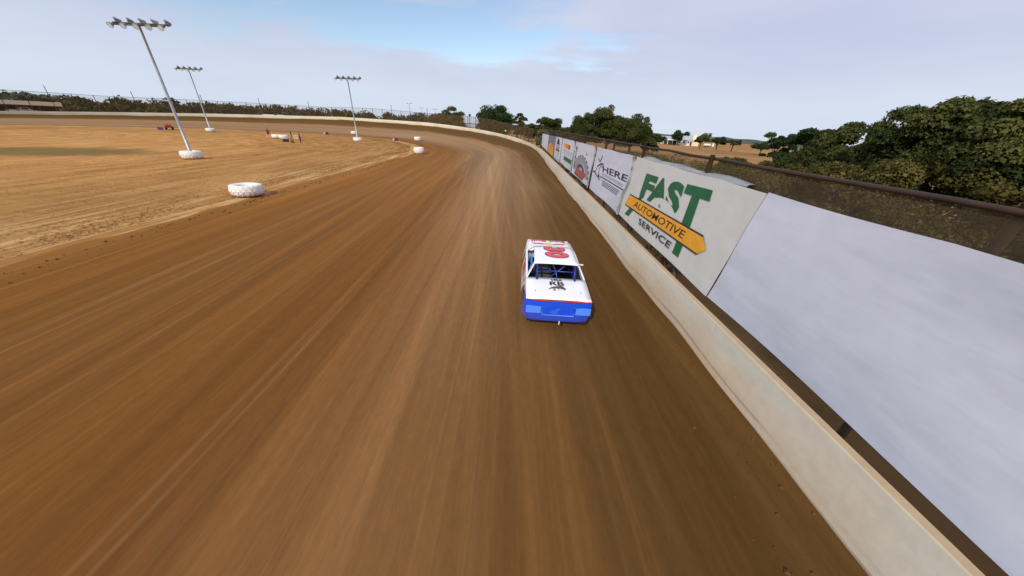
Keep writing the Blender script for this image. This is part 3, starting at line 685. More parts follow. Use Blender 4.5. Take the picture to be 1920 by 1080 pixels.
# ------------------------------------------------------------------ catch fence round the turn
cf = empty('catch_fence', (0, 52, 1)); tag(cf, 'tall brown mesh catch fence standing on the wall round the turn', 'fence')
def cfp(t, d, z): x, y = P(t, d); return (x-cf.location.x, y-cf.location.y, z-cf.location.z)
mb = MB(); mb2 = MB(); mb3 = MB(); tl = [66+2.0*i for i in range(100)]
for a, b in zip(tl, tl[1:]):
    mq = mb if a < 122 else mb3
    mq.add([cfp(a, -0.3, ztop(a)-0.3), cfp(b, -0.3, ztop(b)-0.3), cfp(b, -0.3, ftop(b)), cfp(a, -0.3, ftop(a))], [(0, 1, 2, 3)])
mb.build('mesh_panel', 'fence_mesh', cf); mb3.build('mesh_panel', 'thin_mesh', cf)
mb2.tube([cfp(t, -0.3, ftop(t)+0.02) for t in tl], 0.035, 5); mb2.build('top_cable', 'dark_steel', cf)
mb = MB(); mb.tube([(0, 0, -1.4), (0, 0, 1.0)], 0.07, 6); fp = mb.build('post', 'dark_post', cf); fpm = fp.data
i = 0; t = 66.5
while t < 262:
    q = fp if i == 0 else fp.copy()
    if i: COL.objects.link(q)
    tall = 1.5 if (i % 4 == 2 and t > 120) else 0.08
    z0, z1 = ztop(t)-1.2, ftop(t)+tall
    q.location = cfp(t, -0.36, z0+1.4*(z1-z0)/2.4); q.scale = (1, 1, (z1-z0)/2.4)
    i += 1; t += 2.6 if t < 95 else 3.6
sg = empty('track_signal', P(83, -0.25)+(3.4,)); tag(sg, 'small lit green signal light on the catch fence before the oaks', 'signal light')
mb = MB(); mb.box((0, 0, 0), (0.30, 0.16, 0.62)); bevel(mb.build('signal_box', 'dark_steel', sg), 0.02)
mb = MB(); mb.lathe([(0, 0.0), (0.10, 0.0), (0.115, 0.04), (0.09, 0.075), (0, 0.085)], 14, axis='Y', c=(0, -0.082, 0.06)); mb.build('green_lens', 'signal', sg)
mb = MB(); mb.tube([(0, 0.1, -1.2), (0, 0.1, 0.4)], 0.03, 6); mb.build('bracket', 'dark_steel', sg)

# ------------------------------------------------------------------ white tractor tyres
def tyre(label, x, y, s=1.0, group='white painted tractor tyres in the infield', rot=0.0, z=0.0, hz=0.84):
    global TYRE
    if TYRE is None:
        o = empty('tractor_tyre')
        prof = [(0.46, 0.10), (0.56, 0.03), (0.72, 0.0), (0.83, 0.03), (0.885, 0.12), (0.90, 0.28), (0.90, 0.62), (0.885, 0.78), (0.83, 0.87), (0.72, 0.90), (0.56, 0.87), (0.46, 0.80), (0.44, 0.62), (0.44, 0.28)]
        mb = MB(); mb.lathe(prof, 48, closed=True, mod=lambda i, j: 1.0)
        mb.build('carcass', 'tyre_white', o, True)
        mb = MB()
        for k_ in range(20):                                   # chevron lugs, two rows
            for row in (0, 1):
                a0 = 2*math.pi*(k_+0.5*row)/20
                q = []
                for (da, zz_, rr) in ((0, 0.04 if row == 0 else 0.86, 0.83), (0.13, 0.44, 0.895)):
                    for w in (-0.045, 0.045):
                        for rad in (rr, rr+0.055):
                            a = a0+da+w; q.append((rad*math.cos(a), rad*math.sin(a), zz_))
                mb.add(q, [(0, 1, 3, 2), (4, 6, 7, 5), (1, 5, 7, 3), (0, 2, 6, 4), (0, 4, 5, 1), (2, 3, 7, 6)])
        normals(mb.build('tread_lugs', 'tyre_white', o))
        mb = MB(); mb.lathe([(0.0, 0.52), (0.455, 0.54)], 24); mb.build('hole_shade', 'rubber', o)  # dark disc across the hole, painting the shade inside the tyre
        TYRE = o
    else: o = dup(TYRE)
    o.location = (x, y, z); o.rotation_euler = (random.uniform(-.02, .02), random.uniform(-.02, .02), rot); o.scale = (s, s, s*hz)
    return tag(o, label, 'tyre', group)
TYRE = None
tyre('large white tractor tyre lying flat at the near edge of the infield', -17.6, 21.1, 1.0, rot=0.3, hz=0.74)
tyre('white tractor tyre around the foot of the nearest light pole', -35.3, 36.6, 1.02, rot=1.0)
tyre('white tractor tyre around the foot of the left far light pole', -72.3, 82.2, 1.0, rot=2.0)
tyre('white tractor tyre around the foot of the light pole nearest the turn', -34.3, 75.1, 1.0, rot=2.6)
tyre('white tractor tyre marking the start of the turn, nearer of the pair', -15.4, 55.0, 0.90, rot=0.9, hz=1.12)
tyre('white tractor tyre marking the inside of the turn, farther of the pair', -24.8, 88.2, 0.92, rot=0.2, hz=1.05)
tyre('white tractor tyre beyond the light pole nearest the turn', -47.9, 103.2, 0.92, rot=1.7, hz=1.0)
tyre('white tractor tyre lying beside the standing figures, left of two', -50.2, 72.4, 0.95, rot=0.1)
tyre('white tractor tyre lying beside the standing figures, right of two', -48.25, 71.7, 0.97, rot=1.1)

# ------------------------------------------------------------------ floodlight poles
def light_pole():
    o = empty('light_pole')
    mb = MB(); mb.tube([(0, 0, -0.3), (0, 0, 4), (0, 0, 8), (0, 0, 11.6)], [0.145, 0.13, 0.11, 0.085], 12); mb.build('pole_shaft', 'steel', o, True)
    for zz_, yy in ((11.45, -0.12), (11.62, 0.14)):
        mb = MB(); mb.tube([(-2.5, yy, zz_), (2.5, yy, zz_)], 0.065, 8); mb.build('crossbar', 'dark_steel', o, True)
    for k_ in range(5):
        for sgn in (-1, 1):
            x = -2.3+k_*1.15+(0.15 if sgn > 0 else 0)
            f = empty('floodlight', (x, 0.30*sgn, 11.58+0.22*sgn)); f.parent = o; f.rotation_euler = (R(58)*sgn, 0, R(random.uniform(-22, 22)))
            mb = MB(); mb.lathe([(0.0, 0.30), (0.09, 0.30), (0.11, 0.16), (0.17, 0.06), (0.235, -0.10), (0.245, -0.13), (0.23, -0.13)], 16); mb.build('housing', 'lamp_body', f, True)
            mb = MB(); mb.lathe([(0.0, -0.115), (0.23, -0.115)], 16); mb.build('lens', 'lens', f)
    return o
lp = light_pole(); G = 'floodlight poles in the infield'
lp.location = (-35.3, 36.6, 0); tag(lp, 'tall grey floodlight pole nearest the camera on the left', 'light pole', G)
q = dup(lp); q.location = (-72.3, 82.2, 0); q.scale = (1, 1, 1.07); q.rotation_euler = (0, 0, 0.1); tag(q, 'tall grey floodlight pole farther left, behind the nearest one', 'light pole', G)
q = dup(lp); q.location = (-34.3, 75.1, 0); q.rotation_euler = (0, 0, -0.05); tag(q, 'tall grey floodlight pole beside the start of the turn', 'light pole', G)
# far, thin lamp poles beyond the track
def far_pole():
    o = empty('area_light'); mb = MB(); mb.tube([(0, 0, -2), (0, 0, 10.3)], [0.14, 0.09], 8); mb.build('pole', 'steel', o)
    mb = MB(); mb.tube([(-0.9, 0, 10.2), (0.9, 0, 10.2)], 0.06, 6); mb.build('arm', 'steel', o)
    for sx in (-0.9, 0.9): mb = MB(); mb.box((sx, 0, 10.25), (0.7, 0.4, 0.22)); mb.build('lamp_head', 'lamp_body', o)
    return o
fp0 = far_pole(); fp0.location = (-48.3, 163, 0.7); tag(fp0, 'distant twin lamp pole left of the round tree, the leftmost and nearest', 'area light', 'lamp poles beyond the track')
for x, y, z, l in ((-50.9, 193.4, 0.0, 'distant twin lamp pole, middle of three beyond the track'), (-43.8, 195.1, -0.2, 'distant twin lamp pole closest to the round tree')):
    q = dup(fp0); q.location = (x, y, z); q.rotation_euler = (0, 0, 0.4); tag(q, l, 'area light', 'lamp poles beyond the track')

# ------------------------------------------------------------------ people
def skin_body(name, pts, edges, radii, parent=None, loc=(0, 0, 0), mat=None, facemat=None, mats=None, sub=2):
    me = bpy.data.meshes.new(name); me.from_pydata(pts, edges, [])
    o = bpy.data.objects.new(name, me); COL.objects.link(o)
    m = o.modifiers.new('s', 'SKIN'); m.use_smooth_shade = True
    for i, r in enumerate(radii): me.skin_vertices[0].data[i].radius = (r, r) if isinstance(r, float) else r
    me.skin_vertices[0].data[0].use_root = True
    u = o.modifiers.new('u', 'SUBSURF'); u.levels = sub; u.render_levels = sub
    bpy.context.view_layer.update()
    nm = bpy.data.meshes.new_from_object(o.evaluated_get(bpy.context.evaluated_depsgraph_get()))
    bpy.data.objects.remove(o); bpy.data.meshes.remove(me)
    for k_ in mats: nm.materials.append(M[k_])
    for p in nm.polygons: p.material_index = facemat(p.center); p.use_smooth = True
    return link(name, nm, parent, loc)
def standing(label, x, y, rot, h, mats, spread=0.11, arm=0.12):
    o = empty('person', (x, y, 0.0), rot); tag(o, label, 'person', 'figures standing in the infield'); s = h/1.8
    pts = [(0, 0, .95), (0, .01, 1.15), (0, 0, 1.38), (0, -.005, 1.50), (0, -.02, 1.57), (0, -.02, 1.70)]
    ed = [(0, 1), (1, 2), (2, 3), (3, 4), (4, 5)]; rd = [(.16, .115), (.145, .10), (.175, .11), .06, .055, .085]
    for sx in (-1, 1):
        b = len(pts); pts += [(sx*.10, 0, .86), (sx*(spread+.01), -.02, .48), (sx*(spread+.02), .03, .09), (sx*(spread+.04), -.14, .04)]; ed += [(0, b), (b, b+1), (b+1, b+2), (b+2, b+3)]; rd += [.10, .065, .045, .042]
        b = len(pts); pts += [(sx*.21, 0, 1.40), (sx*(.25+arm*.3), .02, 1.12), (sx*(.24+arm*.3), -.10, .88), (sx*(.235+arm*.3), -.14, .80)]; ed += [(2, b), (b, b+1), (b+1, b+2), (b+2, b+3)]; rd += [.06, .047, .036, .042]
    pts = [(a*s, b_*s, c*s) for a, b_, c in pts]
    rd = [tuple(v*s for v in r) if isinstance(r, tuple) else r*s for r in rd]
    def fm(c):
        z = c.z/s
        if z > 1.49: return 0
        if z < 0.93 and abs(c.x/s) < 0.215: return 2
        return 1 if z > 1.05 else (0 if abs(c.x/s) > 0.215 else 2)
    skin_body('body', pts, ed, rd, o, (0, 0, 0), None, fm, ['skin']+mats)
    mb = MB(); mb.lathe([(0.0, 0.105), (0.055, 0.092), (0.09, 0.05), (0.098, 0.0), (0.09, -0.04)], 14, c=(0, 0.012, 1.705)); hh = mb.build('hair', 'hair', o, True); hh.scale = (s, s, s)
    return o
standing('person in brown shirt and dark trousers standing right of the white tyres', -39.8, 63.6, R(140), 1.92, ['shirt', 'trousers'], 0.07, 0.0)
standing('person in dark olive clothing standing at the left of the white tyres', -52.9, 74.0, R(200), 1.85, ['shirt2', 'trousers'], 0.06, 0.0)
standing('person in dark clothing just right of the two white tyres', -47.6, 73.3, R(120), 1.6, ['trousers', 'trousers'], 0.05, 0.0)

def smallbox(name, label, cat, loc, d, mat, extra=None, rot=0):
    o = empty(name, loc, rot); tag(o, label, cat)
    mb = MB(); mb.box((0, 0, d[2]*0.42), (d[0], d[1], d[2]*0.84)); bevel(mb.build('shell', mat, o), 0.03)
    mb = MB(); mb.box((0, 0, d[2]*0.92), (d[0]*1.03, d[1]*1.03, d[2]*0.16)); bevel(mb.build('lid', extra or mat, o), 0.02)
    mb = MB(); mb.tube([(-d[0]*.25, -d[1]*.53, d[2]*.6), (-d[0]*.25, -d[1]*.62, d[2]*.66), (d[0]*.25, -d[1]*.62, d[2]*.66), (d[0]*.25, -d[1]*.53, d[2]*.6)], 0.015, 6); mb.build('handle', 'dark_steel', o)
    return o
smallbox('cooler', 'cream cooler box right of the white tyres in the infield', 'cooler', (-46.2, 72.6, 0), (0.8, 0.6, 0.75), 'cooler', None, 0.6)
smallbox('equipment_case', 'black equipment case with a pale lid band in front of the white tyres', 'case', (-43.2, 64.6, 0), (0.95, 0.5, 0.55), 'black', 'panel_grey', 0.5)
smallbox('tool_bag', 'small brown tool bag on the grass left of the right hand person', 'bag', (-40.9, 62.9, 0), (0.5, 0.35, 0.45), 'bag', None, 0.4)
smallbox('kit_bag', 'pale pink bag at the feet of the left hand person', 'bag', (-52.2, 72.9, 0), (0.9, 0.6, 0.55), 'pink', None, 0.5)
def cone(label, x, y, m1, m2):
    o = empty('marker_drum', (x, y, 0)); tag(o, label, 'marker', 'small dark and pink markers at the infield edge')
    mb = MB(); mb.lathe([(0, 0), (0.36, 0), (0.36, 0.06), (0.33, 0.08), (0.30, 0.58), (0.27, 0.6), (0, 0.6)], 14); mb.build('drum', m1, o)
    mb = MB(); mb.lathe([(0.325, 0.22), (0.335, 0.23), (0.33, 0.40), (0.315, 0.41)], 14); mb.build('band', m2, o)
    mb = MB(); mb.box((-0.62, 0.05, 0.24), (0.42, 0.4, 0.48)); bevel(mb.build('pink_block', 'pink', o), 0.04)
cone('small dark marker with pink block at the edge of the far infield', -51.9, 95.5, 'black', 'purple')
cone('small dark marker with pink block left of the white tyre pair', -28.7, 83.4, 'rubber', 'purple')

# red quad bike far left
qb = empty('quad_bike', (-82.0, 82.2, 0), R(40)); tag(qb, 'red quad bike parked at the far left edge of the infield', 'quad bike')
mb = MB()
mb.add([(-.45, -1.0, .45), (.45, -1.0, .45), (.45, 1.0, .45), (-.45, 1.0, .45), (-.5, -1.1, .85), (.5, -1.1, .85), (.45, -.3, .95), (-.45, -.3, .95), (.32, .35, .92), (-.32, .35, .92), (.48, 1.1, .88), (-.48, 1.1, .88)],
       [(3, 2, 1, 0), (0, 1, 5, 4), (4, 5, 6, 7), (7, 6, 8, 9), (9, 8, 10, 11), (2, 3, 11, 10), (0, 4, 7, 9, 11, 3), (1, 2, 10, 8, 6, 5)])
bevel(mb.build('bodywork', 'machine_red', qb), 0.05)
mb = MB(); mb.box((0, -.35, 1.02), (.42, .95, .16)); bevel(mb.build('seat', 'black', qb), 0.05)
mb = MB(); mb.tube([(-.5, .35, 1.28), (-.15, .5, 1.2), (.15, .5, 1.2), (.5, .35, 1.28)], .025, 6); mb.tube([(0, .7, .85), (0, .5, 1.2)], .035, 6); mb.build('handlebar', 'dark_steel', qb)
mb = MB(); mb.box((0, 1.0, 1.02), (.8, .55, .05)); mb.box((0, -1.0, 1.0), (.95, .6, .3)); bevel(mb.build('rack_load', 'machine_red', qb), 0.02)
for sx in (-1, 1):
    for sy in (-.75, .78):
        mb = MB(); mb.lathe([(0.12, -.13), (.26, -.14), (.32, -.09), (.335, 0), (.32, .09), (.26, .14), (.12, .13)], 18, axis='X', closed=True); mb.build('wheel', 'rubber', qb, True, (sx*.55, sy, .33))
smallbox('fuel_tote', 'purple tote box beside the red quad bike', 'tote', (-82.6, 80.6, 0), (0.9, 0.6, 0.5), 'purple', None, 0.6)

# ------------------------------------------------------------------ the stock car
CAR = empty('stock_car', (1.37, 7.02, 0.015), R(-2.0)); tag(CAR, 'white and blue dirt track stock car numbered 30 on its roof, driving away', 'race car')
def zsh(y): return interp(y, [(0, .945), (1.25, .985), (3.2, 1.0), (3.6, .985), (4.7, .90), (4.95, .86)])    # shoulder height
def hws(y): return interp(y, [(0, .865), (.5, .875), (1.3, .88), (3.5, .875), (4.6, .85), (4.95, .80)])        # half width at the shoulder
def arch(y):
    z = .27
    for yc in (1.0, 3.85):
        q = .43**2-(y-yc)**2
        if q > 0: z = max(z, .36+math.sqrt(q))
    return z
ys = sorted(set([round(i*.07, 3) for i in range(71)]+[4.95]))
for sx in (-1, 1):
    mb = MB(); nz = 7
    for y in ys:
        zt, zb = zsh(y), min(arch(y), zsh(y)-.06)
        for j in range(nz):
            f = j/(nz-1); z = zb+(zt-zb)*f; g = (z-.27)/(zt-.27)
            x = hws(y)+max(0.0, 1-g)**1.15*interp(y, [(0, -.062), (.5, .10), (.8, .12)])
            mb.v.append((sx*x, y, z))
    for i in range(len(ys)-1):
        for j in range(nz-1):
            a = i*nz+j; yc = (ys[i]+ys[i+1])/2; zc = sum(mb.v[q][2] for q in (a, a+1, a+nz, a+nz+1))/4
            blue = zc < 1.05-.33*yc if yc < 1.6 else False
            mb.f.append([a, a+nz, a+nz+1, a+1] if sx > 0 else [a, a+1, a+nz+1, a+nz]); mb.mi.append(1 if (blue or yc < .07) else 0)
    mb.build('side_panel', ['white_paint', 'blue_paint'], CAR, True)
    mb = MB()                                                              # dark door outline and pinstripes on the side
    def sline(p, w=.012):
        for (y0, z0), (y1, z1) in zip(p, p[1:]):
            q = []
            for y, z in ((y0, z0), (y1, z1)):
                g = (z-.27)/(zsh(y)-.27); x = sx*(hws(y)+.12*max(0.0, 1-g)**1.15+.006)
                q += [(x, y, z-w), (x, y, z+w)]
            mb.add(q, [(0, 2, 3, 1)])
    sline([(1.35, .93), (1.5, .72), (1.85, .6), (2.3, .62)]); sline([(2.25, .90), (2.05, .80), (1.95, .66)]); sline([(.75, .93), (.55, .86), (.66, .76), (.95, .78), (1.0, .92)])
    mb.build('pinstripe', 'logo_dark', CAR)
    text('door_number', '30', 'car_red', CAR, (sx*(.885+.085), 3.05 if sx < 0 else 2.1, .46), (0, -1, 0) if sx < 0 else (0, 1, 0), (-sx*.16, 0, 1), .8, .46, .03)
def top(name, y0, y1, mat, inset=.0, n=8, rise=.02, t=.02, zfn=None, hfn=None):
    zfn = zfn or zsh; hfn = hfn or hws; mb = MB(); m = 10
    for k_ in (0, 1):
        for i in range(n+1):
            y = y0+(y1-y0)*i/n
            for j in range(m+1):
                u = -1+2*j/m; mb.v.append((u*(hfn(y)-inset), y, zfn(y)+rise*(1-u**4)-t*k_))
    N1 = (n+1)*(m+1)
    for i in range(n):
        for j in range(m):
            a = i*(m+1)+j; mb.f.append([a, a+1, a+m+2, a+m+1]); mb.mi.append(0); mb.f.append([N1+a, N1+a+m+1, N1+a+m+2, N1+a+1]); mb.mi.append(0)
    edge = [j for j in range(m+1)]+[i*(m+1)+m for i in range(1, n+1)]+[n*(m+1)+j for j in range(m-1, -1, -1)]+[i*(m+1) for i in range(n-1, 0, -1)]
    for a, b in zip(edge, edge[1:]+edge[:1]): mb.f.append([a, N1+a, N1+b, b]); mb.mi.append(0)
    return mb.build(name, mat, CAR, True)
deck = top('deck_lid', 0.012, 1.23, 'white_paint')
hood = top('bonnet', 3.38, 4.93, 'white_paint', rise=.035)
def zrf(y): return interp(y, [(1.40, 1.375), (1.7, 1.40), (2.4, 1.405), (2.86, 1.375)])
def hrf(y): return interp(y, [(1.40, .655), (2.86, .635)])
roof = top('roof', 1.40, 2.86, 'white_paint', rise=.022, t=.025, zfn=zrf, hfn=hrf)
# pillars
for sx in (-1, 1):
    def strip(name, a, b, wa, wb, mat='white_paint', t=.02):
        a, b = Vector(a), Vector(b); mb = MB(); o_ = Vector((sx*t, 0, 0))
        q = [a+Vector((0, -wa, 0)), a+Vector((0, wa, 0)), b+Vector((0, wb, 0)), b+Vector((0, -wb, 0))]
        mb.add(q+[v-o_ for v in q], [(0, 1, 2, 3), (7, 6, 5, 4), (0, 4, 5, 1), (1, 5, 6, 2), (2, 6, 7, 3), (3, 7, 4, 0)]); return normals(mb.build(name, mat, CAR))
    strip('rear_pillar', (sx*.655, 1.47, 1.372), (sx*.855, 1.33, .985), .06, .11)
    strip('front_pillar', (sx*.638, 2.82, 1.37), (sx*.845, 3.42, .995), .04, .05)
    # door top ledge beside the window opening
    mb = MB(); mb.v = []
    for i in range(13):
        y = 1.23+(3.40-1.23)*i/12; x = hws(y); z = zsh(y)
        mb.v += [(sx*x, y, z), (sx*(x-.055), y, z+.008), (sx*(x-.06), y, z-.10)]
    for i in range(12):
        a = i*3
        for k_ in (0, 1): mb.f.append([a+k_, a+k_+1, a+k_+4, a+k_+3]); mb.mi.append(0)
    normals(mb.build('door_sill', 'white_paint', CAR))
# rear fascia
mb = MB(); nx, nz = 16, 10
def fx(u, v): return u*interp(v, [(0, .80), (.15, .815), (.6, .845), (1, .866)])
for j in range(nz+1):
    v = j/nz; z = .29+(.935-.29)*v
    for i in range(nx+1):
        u = -1+2*i/nx; mb.v.append((fx(u, v), -.055*(1-abs(u)**5)+.012*math.sin(v*math.pi)*-1+.05*(1-v)**3-.012, z))
for j in range(nz):
    for i in range(nx): a = j*(nx+1)+i; mb.f.append([a, a+1, a+nx+2, a+nx+1]); mb.mi.append(0)
b = len(mb.v)
for i in range(nx+1): x, y, z = mb.v[i]; mb.v.append((x, y+.12, z-.02))
for i in range(nx): mb.f.append([b+i, b+i+1, i+1, i]); mb.mi.append(0)
fas = mb.build('rear_fascia', 'blue_paint', CAR, True)
for sx in (-1, 1):
    mb = MB(); mb.box((sx*.655, -.062, .675), (.40, .03, .215)); bevel(mb.build('tail_light_panel', 'light_blue', CAR), .008)
mb = MB()                                                                 # raised frame round the sunken centre
mb.tube([(-.425, -.082, .77), (-.425, -.082, .555), (-.40, -.084, .53), (.40, -.084, .53), (.425, -.082, .555), (.425, -.082, .77)], .016, 8)
mb.build('plate_recess_lip', 'light_blue', CAR, True)
mb = MB(); mb.box((0, -.072, .655), (.82, .01, .20)); mb.build('plate_recess', 'blue_paint', CAR)
mb = MB(); mb.add([(-.05, -.082, .745), (.07, -.082, .75), (.05, -.082, .70), (.02, -.082, .69), (.0, -.082, .66), (-.02, -.082, .56), (-.22, -.082, .60), (-.18, -.082, .66)], [tuple(range(8))]); mb.build('painted_highlight', 'highlight_blue', CAR)  # lighter blue shape painting a highlight onto the fascia
mb = MB(); mb.tube([(-.866, -.008, .950), (-.6, -.052, .954), (0, -.066, .958), (.6, -.052, .954), (.866, -.008, .950)], .010, 6); mb.build('red_stripe', 'red_pin', CAR, True)
mb = MB(); mb.tube([(.08, .02, .32), (.07, -.05, .29), (.06, -.08, .24)], .015, 8); mb.build('tow_hook', 'white_paint', CAR, True)
mb = MB(); mb.box((0, 4.93, .60), (1.62, .05, .56)); bevel(mb.build('front_fascia', 'white_paint', CAR), .015)
# interior tub, seat, dash, cage
mb = MB(); mb.box((0, 2.45, .22), (1.62, 4.7, .04)); mb.box((0, 3.36, .66), (1.62, .03, .62)); mb.box((0, 1.18, .60), (1.62, .02, .62)); mb.build('floor_pan', 'black', CAR)
mb = MB(); mb.box((0, 3.15, .93), (1.55, .32, .05)); bevel(mb.build('dashboard', 'panel_grey', CAR), .01)
mb = MB(); mb.box((-.78, 2.92, .80), (.02, .62, .36)); mb.build('inner_panel', 'panel_grey', CAR)
seat = MB(); seat.box((-.36, 2.05, .50), (.50, .50, .12)); seat.box((-.36, 1.80, .82), (.50, .10, .62), rot=Matrix.Rotation(R(-12), 3, 'X')); seat.box((-.62, 1.95, .80), (.05, .38, .40)); seat.box((-.10, 1.95, .80), (.05, .38, .40)); seat.box((-.36, 1.74, 1.13), (.34, .09, .16))
bevel(seat.build('seat', 'seat_dark', CAR), .02)
mb = MB(); mb.lathe([(.16, -.012), (.175, 0), (.16, .012), (.145, 0)], 20, axis='Y', closed=True); sw = mb.build('steering_wheel', 'black', CAR, True, (-.36, 2.72, .93)); sw.rotation_euler = (R(20), 0, 0)
mb = MB(); mb.box((-.70, 2.42, 1.06), (.06, .62, .10)); mb.box((-.72, 1.98, .93), (.05, .16, .26)); bevel(mb.build('side_padding', 'seat_blue', CAR), .02)
def bar(p, r=.022): mb = MB(); mb.tube(p, r, 8); mb.build('cage_bar', 'blue_tube', CAR, True)
for sx in (-1, 1):
    bar([(sx*.60, 1.62, .25), (sx*.60, 1.62, 1.28), (sx*.55, 1.63, 1.33)]); bar([(sx*.60, 2.78, 1.30), (sx*.70, 3.20, .98), (sx*.70, 3.25, .3)]); bar([(sx*.58, 1.62, 1.33), (sx*.58, 2.80, 1.32)])
    bar([(sx*.555, 1.385, 1.36), (sx*.555, 1.20, 1.02), (sx*.555, 1.08, 1.01)], .030)
    for k_ in range(3): bar([(sx*.79, 1.55, .45+k_*.19), (sx*.79, 3.1, .45+k_*.19)])
bar([(-.57, 1.63, 1.34), (.57, 1.63, 1.34)]); bar([(-.62, 1.50, 1.10), (.62, 1.50, 1.10)], .024); bar([(-.12, 1.62, 1.33), (.02, 1.50, 1.10), (.10, 1.35, .80)]); bar([(.42, 1.66, 1.33), (.08, 1.55, 1.08), (-.25, 1.45, .8)]); bar([(-.57, 2.80, 1.33), (.57, 2.80, 1.33)])
mb = MB(); mb.box((.40, 2.86, 1.24), (.22, .05, .10)); mb.build('gauge_pod', 'panel_grey', CAR)
mb = MB(); mb.tube([(.655, 1.55, 1.33), (.76, 1.62, 1.33), (.79, 1.66, 1.30)], .008, 6); mb.box((.79, 1.62, 1.31), (.08, .025, .035)); mb.build('mirror', 'white_paint', CAR)
for sx in (-1, 1):
    mb = MB(); mb.lathe([(0, .012), (.016, .010), (.028, 0), (.028, -.01)], 12); mb.build('deck_pin', 'pin', CAR, True, (sx*.62, .42, zsh(.42)+.018))
# wheels
for yc in (1.0, 3.85):
    for sx in (-1, 1):
        w = empty('wheel', (sx*.80, yc, .345)); w.parent = CAR
        mb = MB(); mb.lathe([(.20, -.125), (.28, -.135), (.325, -.115), (.345, -.06), (.345, .06), (.325, .115), (.28, .135), (.20, .125)], 28, axis='X', closed=True); mb.build('tyre', 'rubber', w, True)
        mb = MB(); mb.lathe([(0, .06*sx), (.06, .07*sx), (.12, .03*sx), (.18, .08*sx), (.205, .11*sx)], 20, axis='X'); mb.build('rim', 'rim', w, True)
# roof number: dark outline below, red above; reads from the left side of the car
def zr(x, y): return zrf(y)+.022*(1-(x/hrf(y))**4)
def on_roof(o, xd, yd, w, h, dz, shear):
    def fn(u, v):
        p = Vector(o)+Vector(xd)*(u*w+shear*v*h)+Vector(yd)*(v*h); return (p.x, p.y, zr(p.x, p.y)+dz)
    return fn
for ch, y1, ht, x0, w in (('3', 2.77, .66, -.31, .42), ('0', 2.31, .72, -.30, .49)):
    text('roof_number_outline', ch, 'logo_dark', CAR, 0, 0, 0, 0, 0, .085, 0, on_roof((x0-.03, y1+.03, 0), (0, -1, 0), (1, 0, 0), w+.06, ht+.06, .007, .06))
    text('roof_number', ch, 'car_red', CAR, 0, 0, 0, 0, 0, .045, 0, on_roof((x0, y1, 0), (0, -1, 0), (1, 0, 0), w, ht, .012, .06))
# deck lettering
def zd(x, y): return zsh(y)+.02*(1-(x/hws(y))**4)
def on_deck(o, xd, yd, w, h, dz=.006, shear=0):
    def fn(u, v):
        p = Vector(o)+Vector(xd)*(u*w+shear*v*h)+Vector(yd)*(v*h); return (p.x, p.y, zd(p.x, p.y)+dz)
    return fn
X_, Y_ = (1, 0, 0), (0, 1, 0)
text('deck_lettering', 'VISA', 'logo_dark', CAR, 0, 0, 0, 0, 0, .045, 0, on_deck((-.18, 1.01, 0), X_, Y_, .36, .15, shear=.1))
text('deck_lettering', 'RB', 'logo_dark', CAR, 0, 0, 0, 0, 0, .035, 0, on_deck((-.20, .765, 0), X_, Y_, .42, .225))
text('deck_lettering', 'Cash App', 'ink_pale', CAR, 0, 0, 0, 0, 0, 0, 0, on_deck((-.02, .48, 0), X_, Y_, .24, .05))
def flat_deck(name, polys, mat, dz=.008, f=zd):
    mb = MB()
    for p in polys: mb.add([(x, y, f(x, y)+dz) for x, y in p], [tuple(range(len(p)))])
    return mb.build(name, mat, CAR)
bull = [(-.20, .66), (-.15, .72), (-.08, .75), (0, .765), (.07, .79), (.12, .80), (.17, .76), (.20, .70), (.23, .66), (.215, .63), (.17, .66), (.12, .64), (.06, .68), (-.02, .67), (-.06, .645), (-.14, .655), (-.24, .61), (-.25, .625)]
bull = [(x*1.05, .625+(y-.69)*1.25) for x, y in bull]
flat_deck('bull_emblem', [bull], 'ink_bull', .010)
flat_deck('bull_leg', [[(.13, .60), (.19, .60), (.22, .535), (.18, .54)], [(-.02, .61), (.04, .61), (.07, .55), (.03, .555)]], 'logo_dark', .012)
flat_deck('square_mark', [[(-.12, .475), (-.055, .475), (-.055, .535), (-.12, .535)]], 'logo_dark')
# bonnet lettering reads from the front
def zh(x, y): return zsh(y)+.035*(1-(x/hws(y))**4)
def on_hood(o, w, h):
    def fn(u, v): p = Vector(o)+Vector((-1, 0, 0))*(u*w)+Vector((0, -1, 0))*(v*h); return (p.x, p.y, zh(p.x, p.y)+.006)
    return fn
text('bonnet_lettering', 'Red Bull', 'logo_red', CAR, 0, 0, 0, 0, 0, .03, 0, on_hood((.66, 4.84, 0), 1.32, .27))
flat_deck('sun_emblem', [[(-.02+.17*math.cos(a*.3142), 4.26+.17*math.sin(a*.3142)) for a in range(20)]], 'logo_sun', .010, zh)
for sx in (-1, 1):
    q = [(.14, 4.24), (.24, 4.33), (.38, 4.36), (.50, 4.34), (.62, 4.40), (.68, 4.43), (.60, 4.34), (.58, 4.24), (.50, 4.20), (.44, 4.25), (.34, 4.19), (.26, 4.22), (.18, 4.17)]
    flat_deck('bull_emblem', [[(sx*x-.02, y) for x, y in q]], 'logo_red', .010, zh)
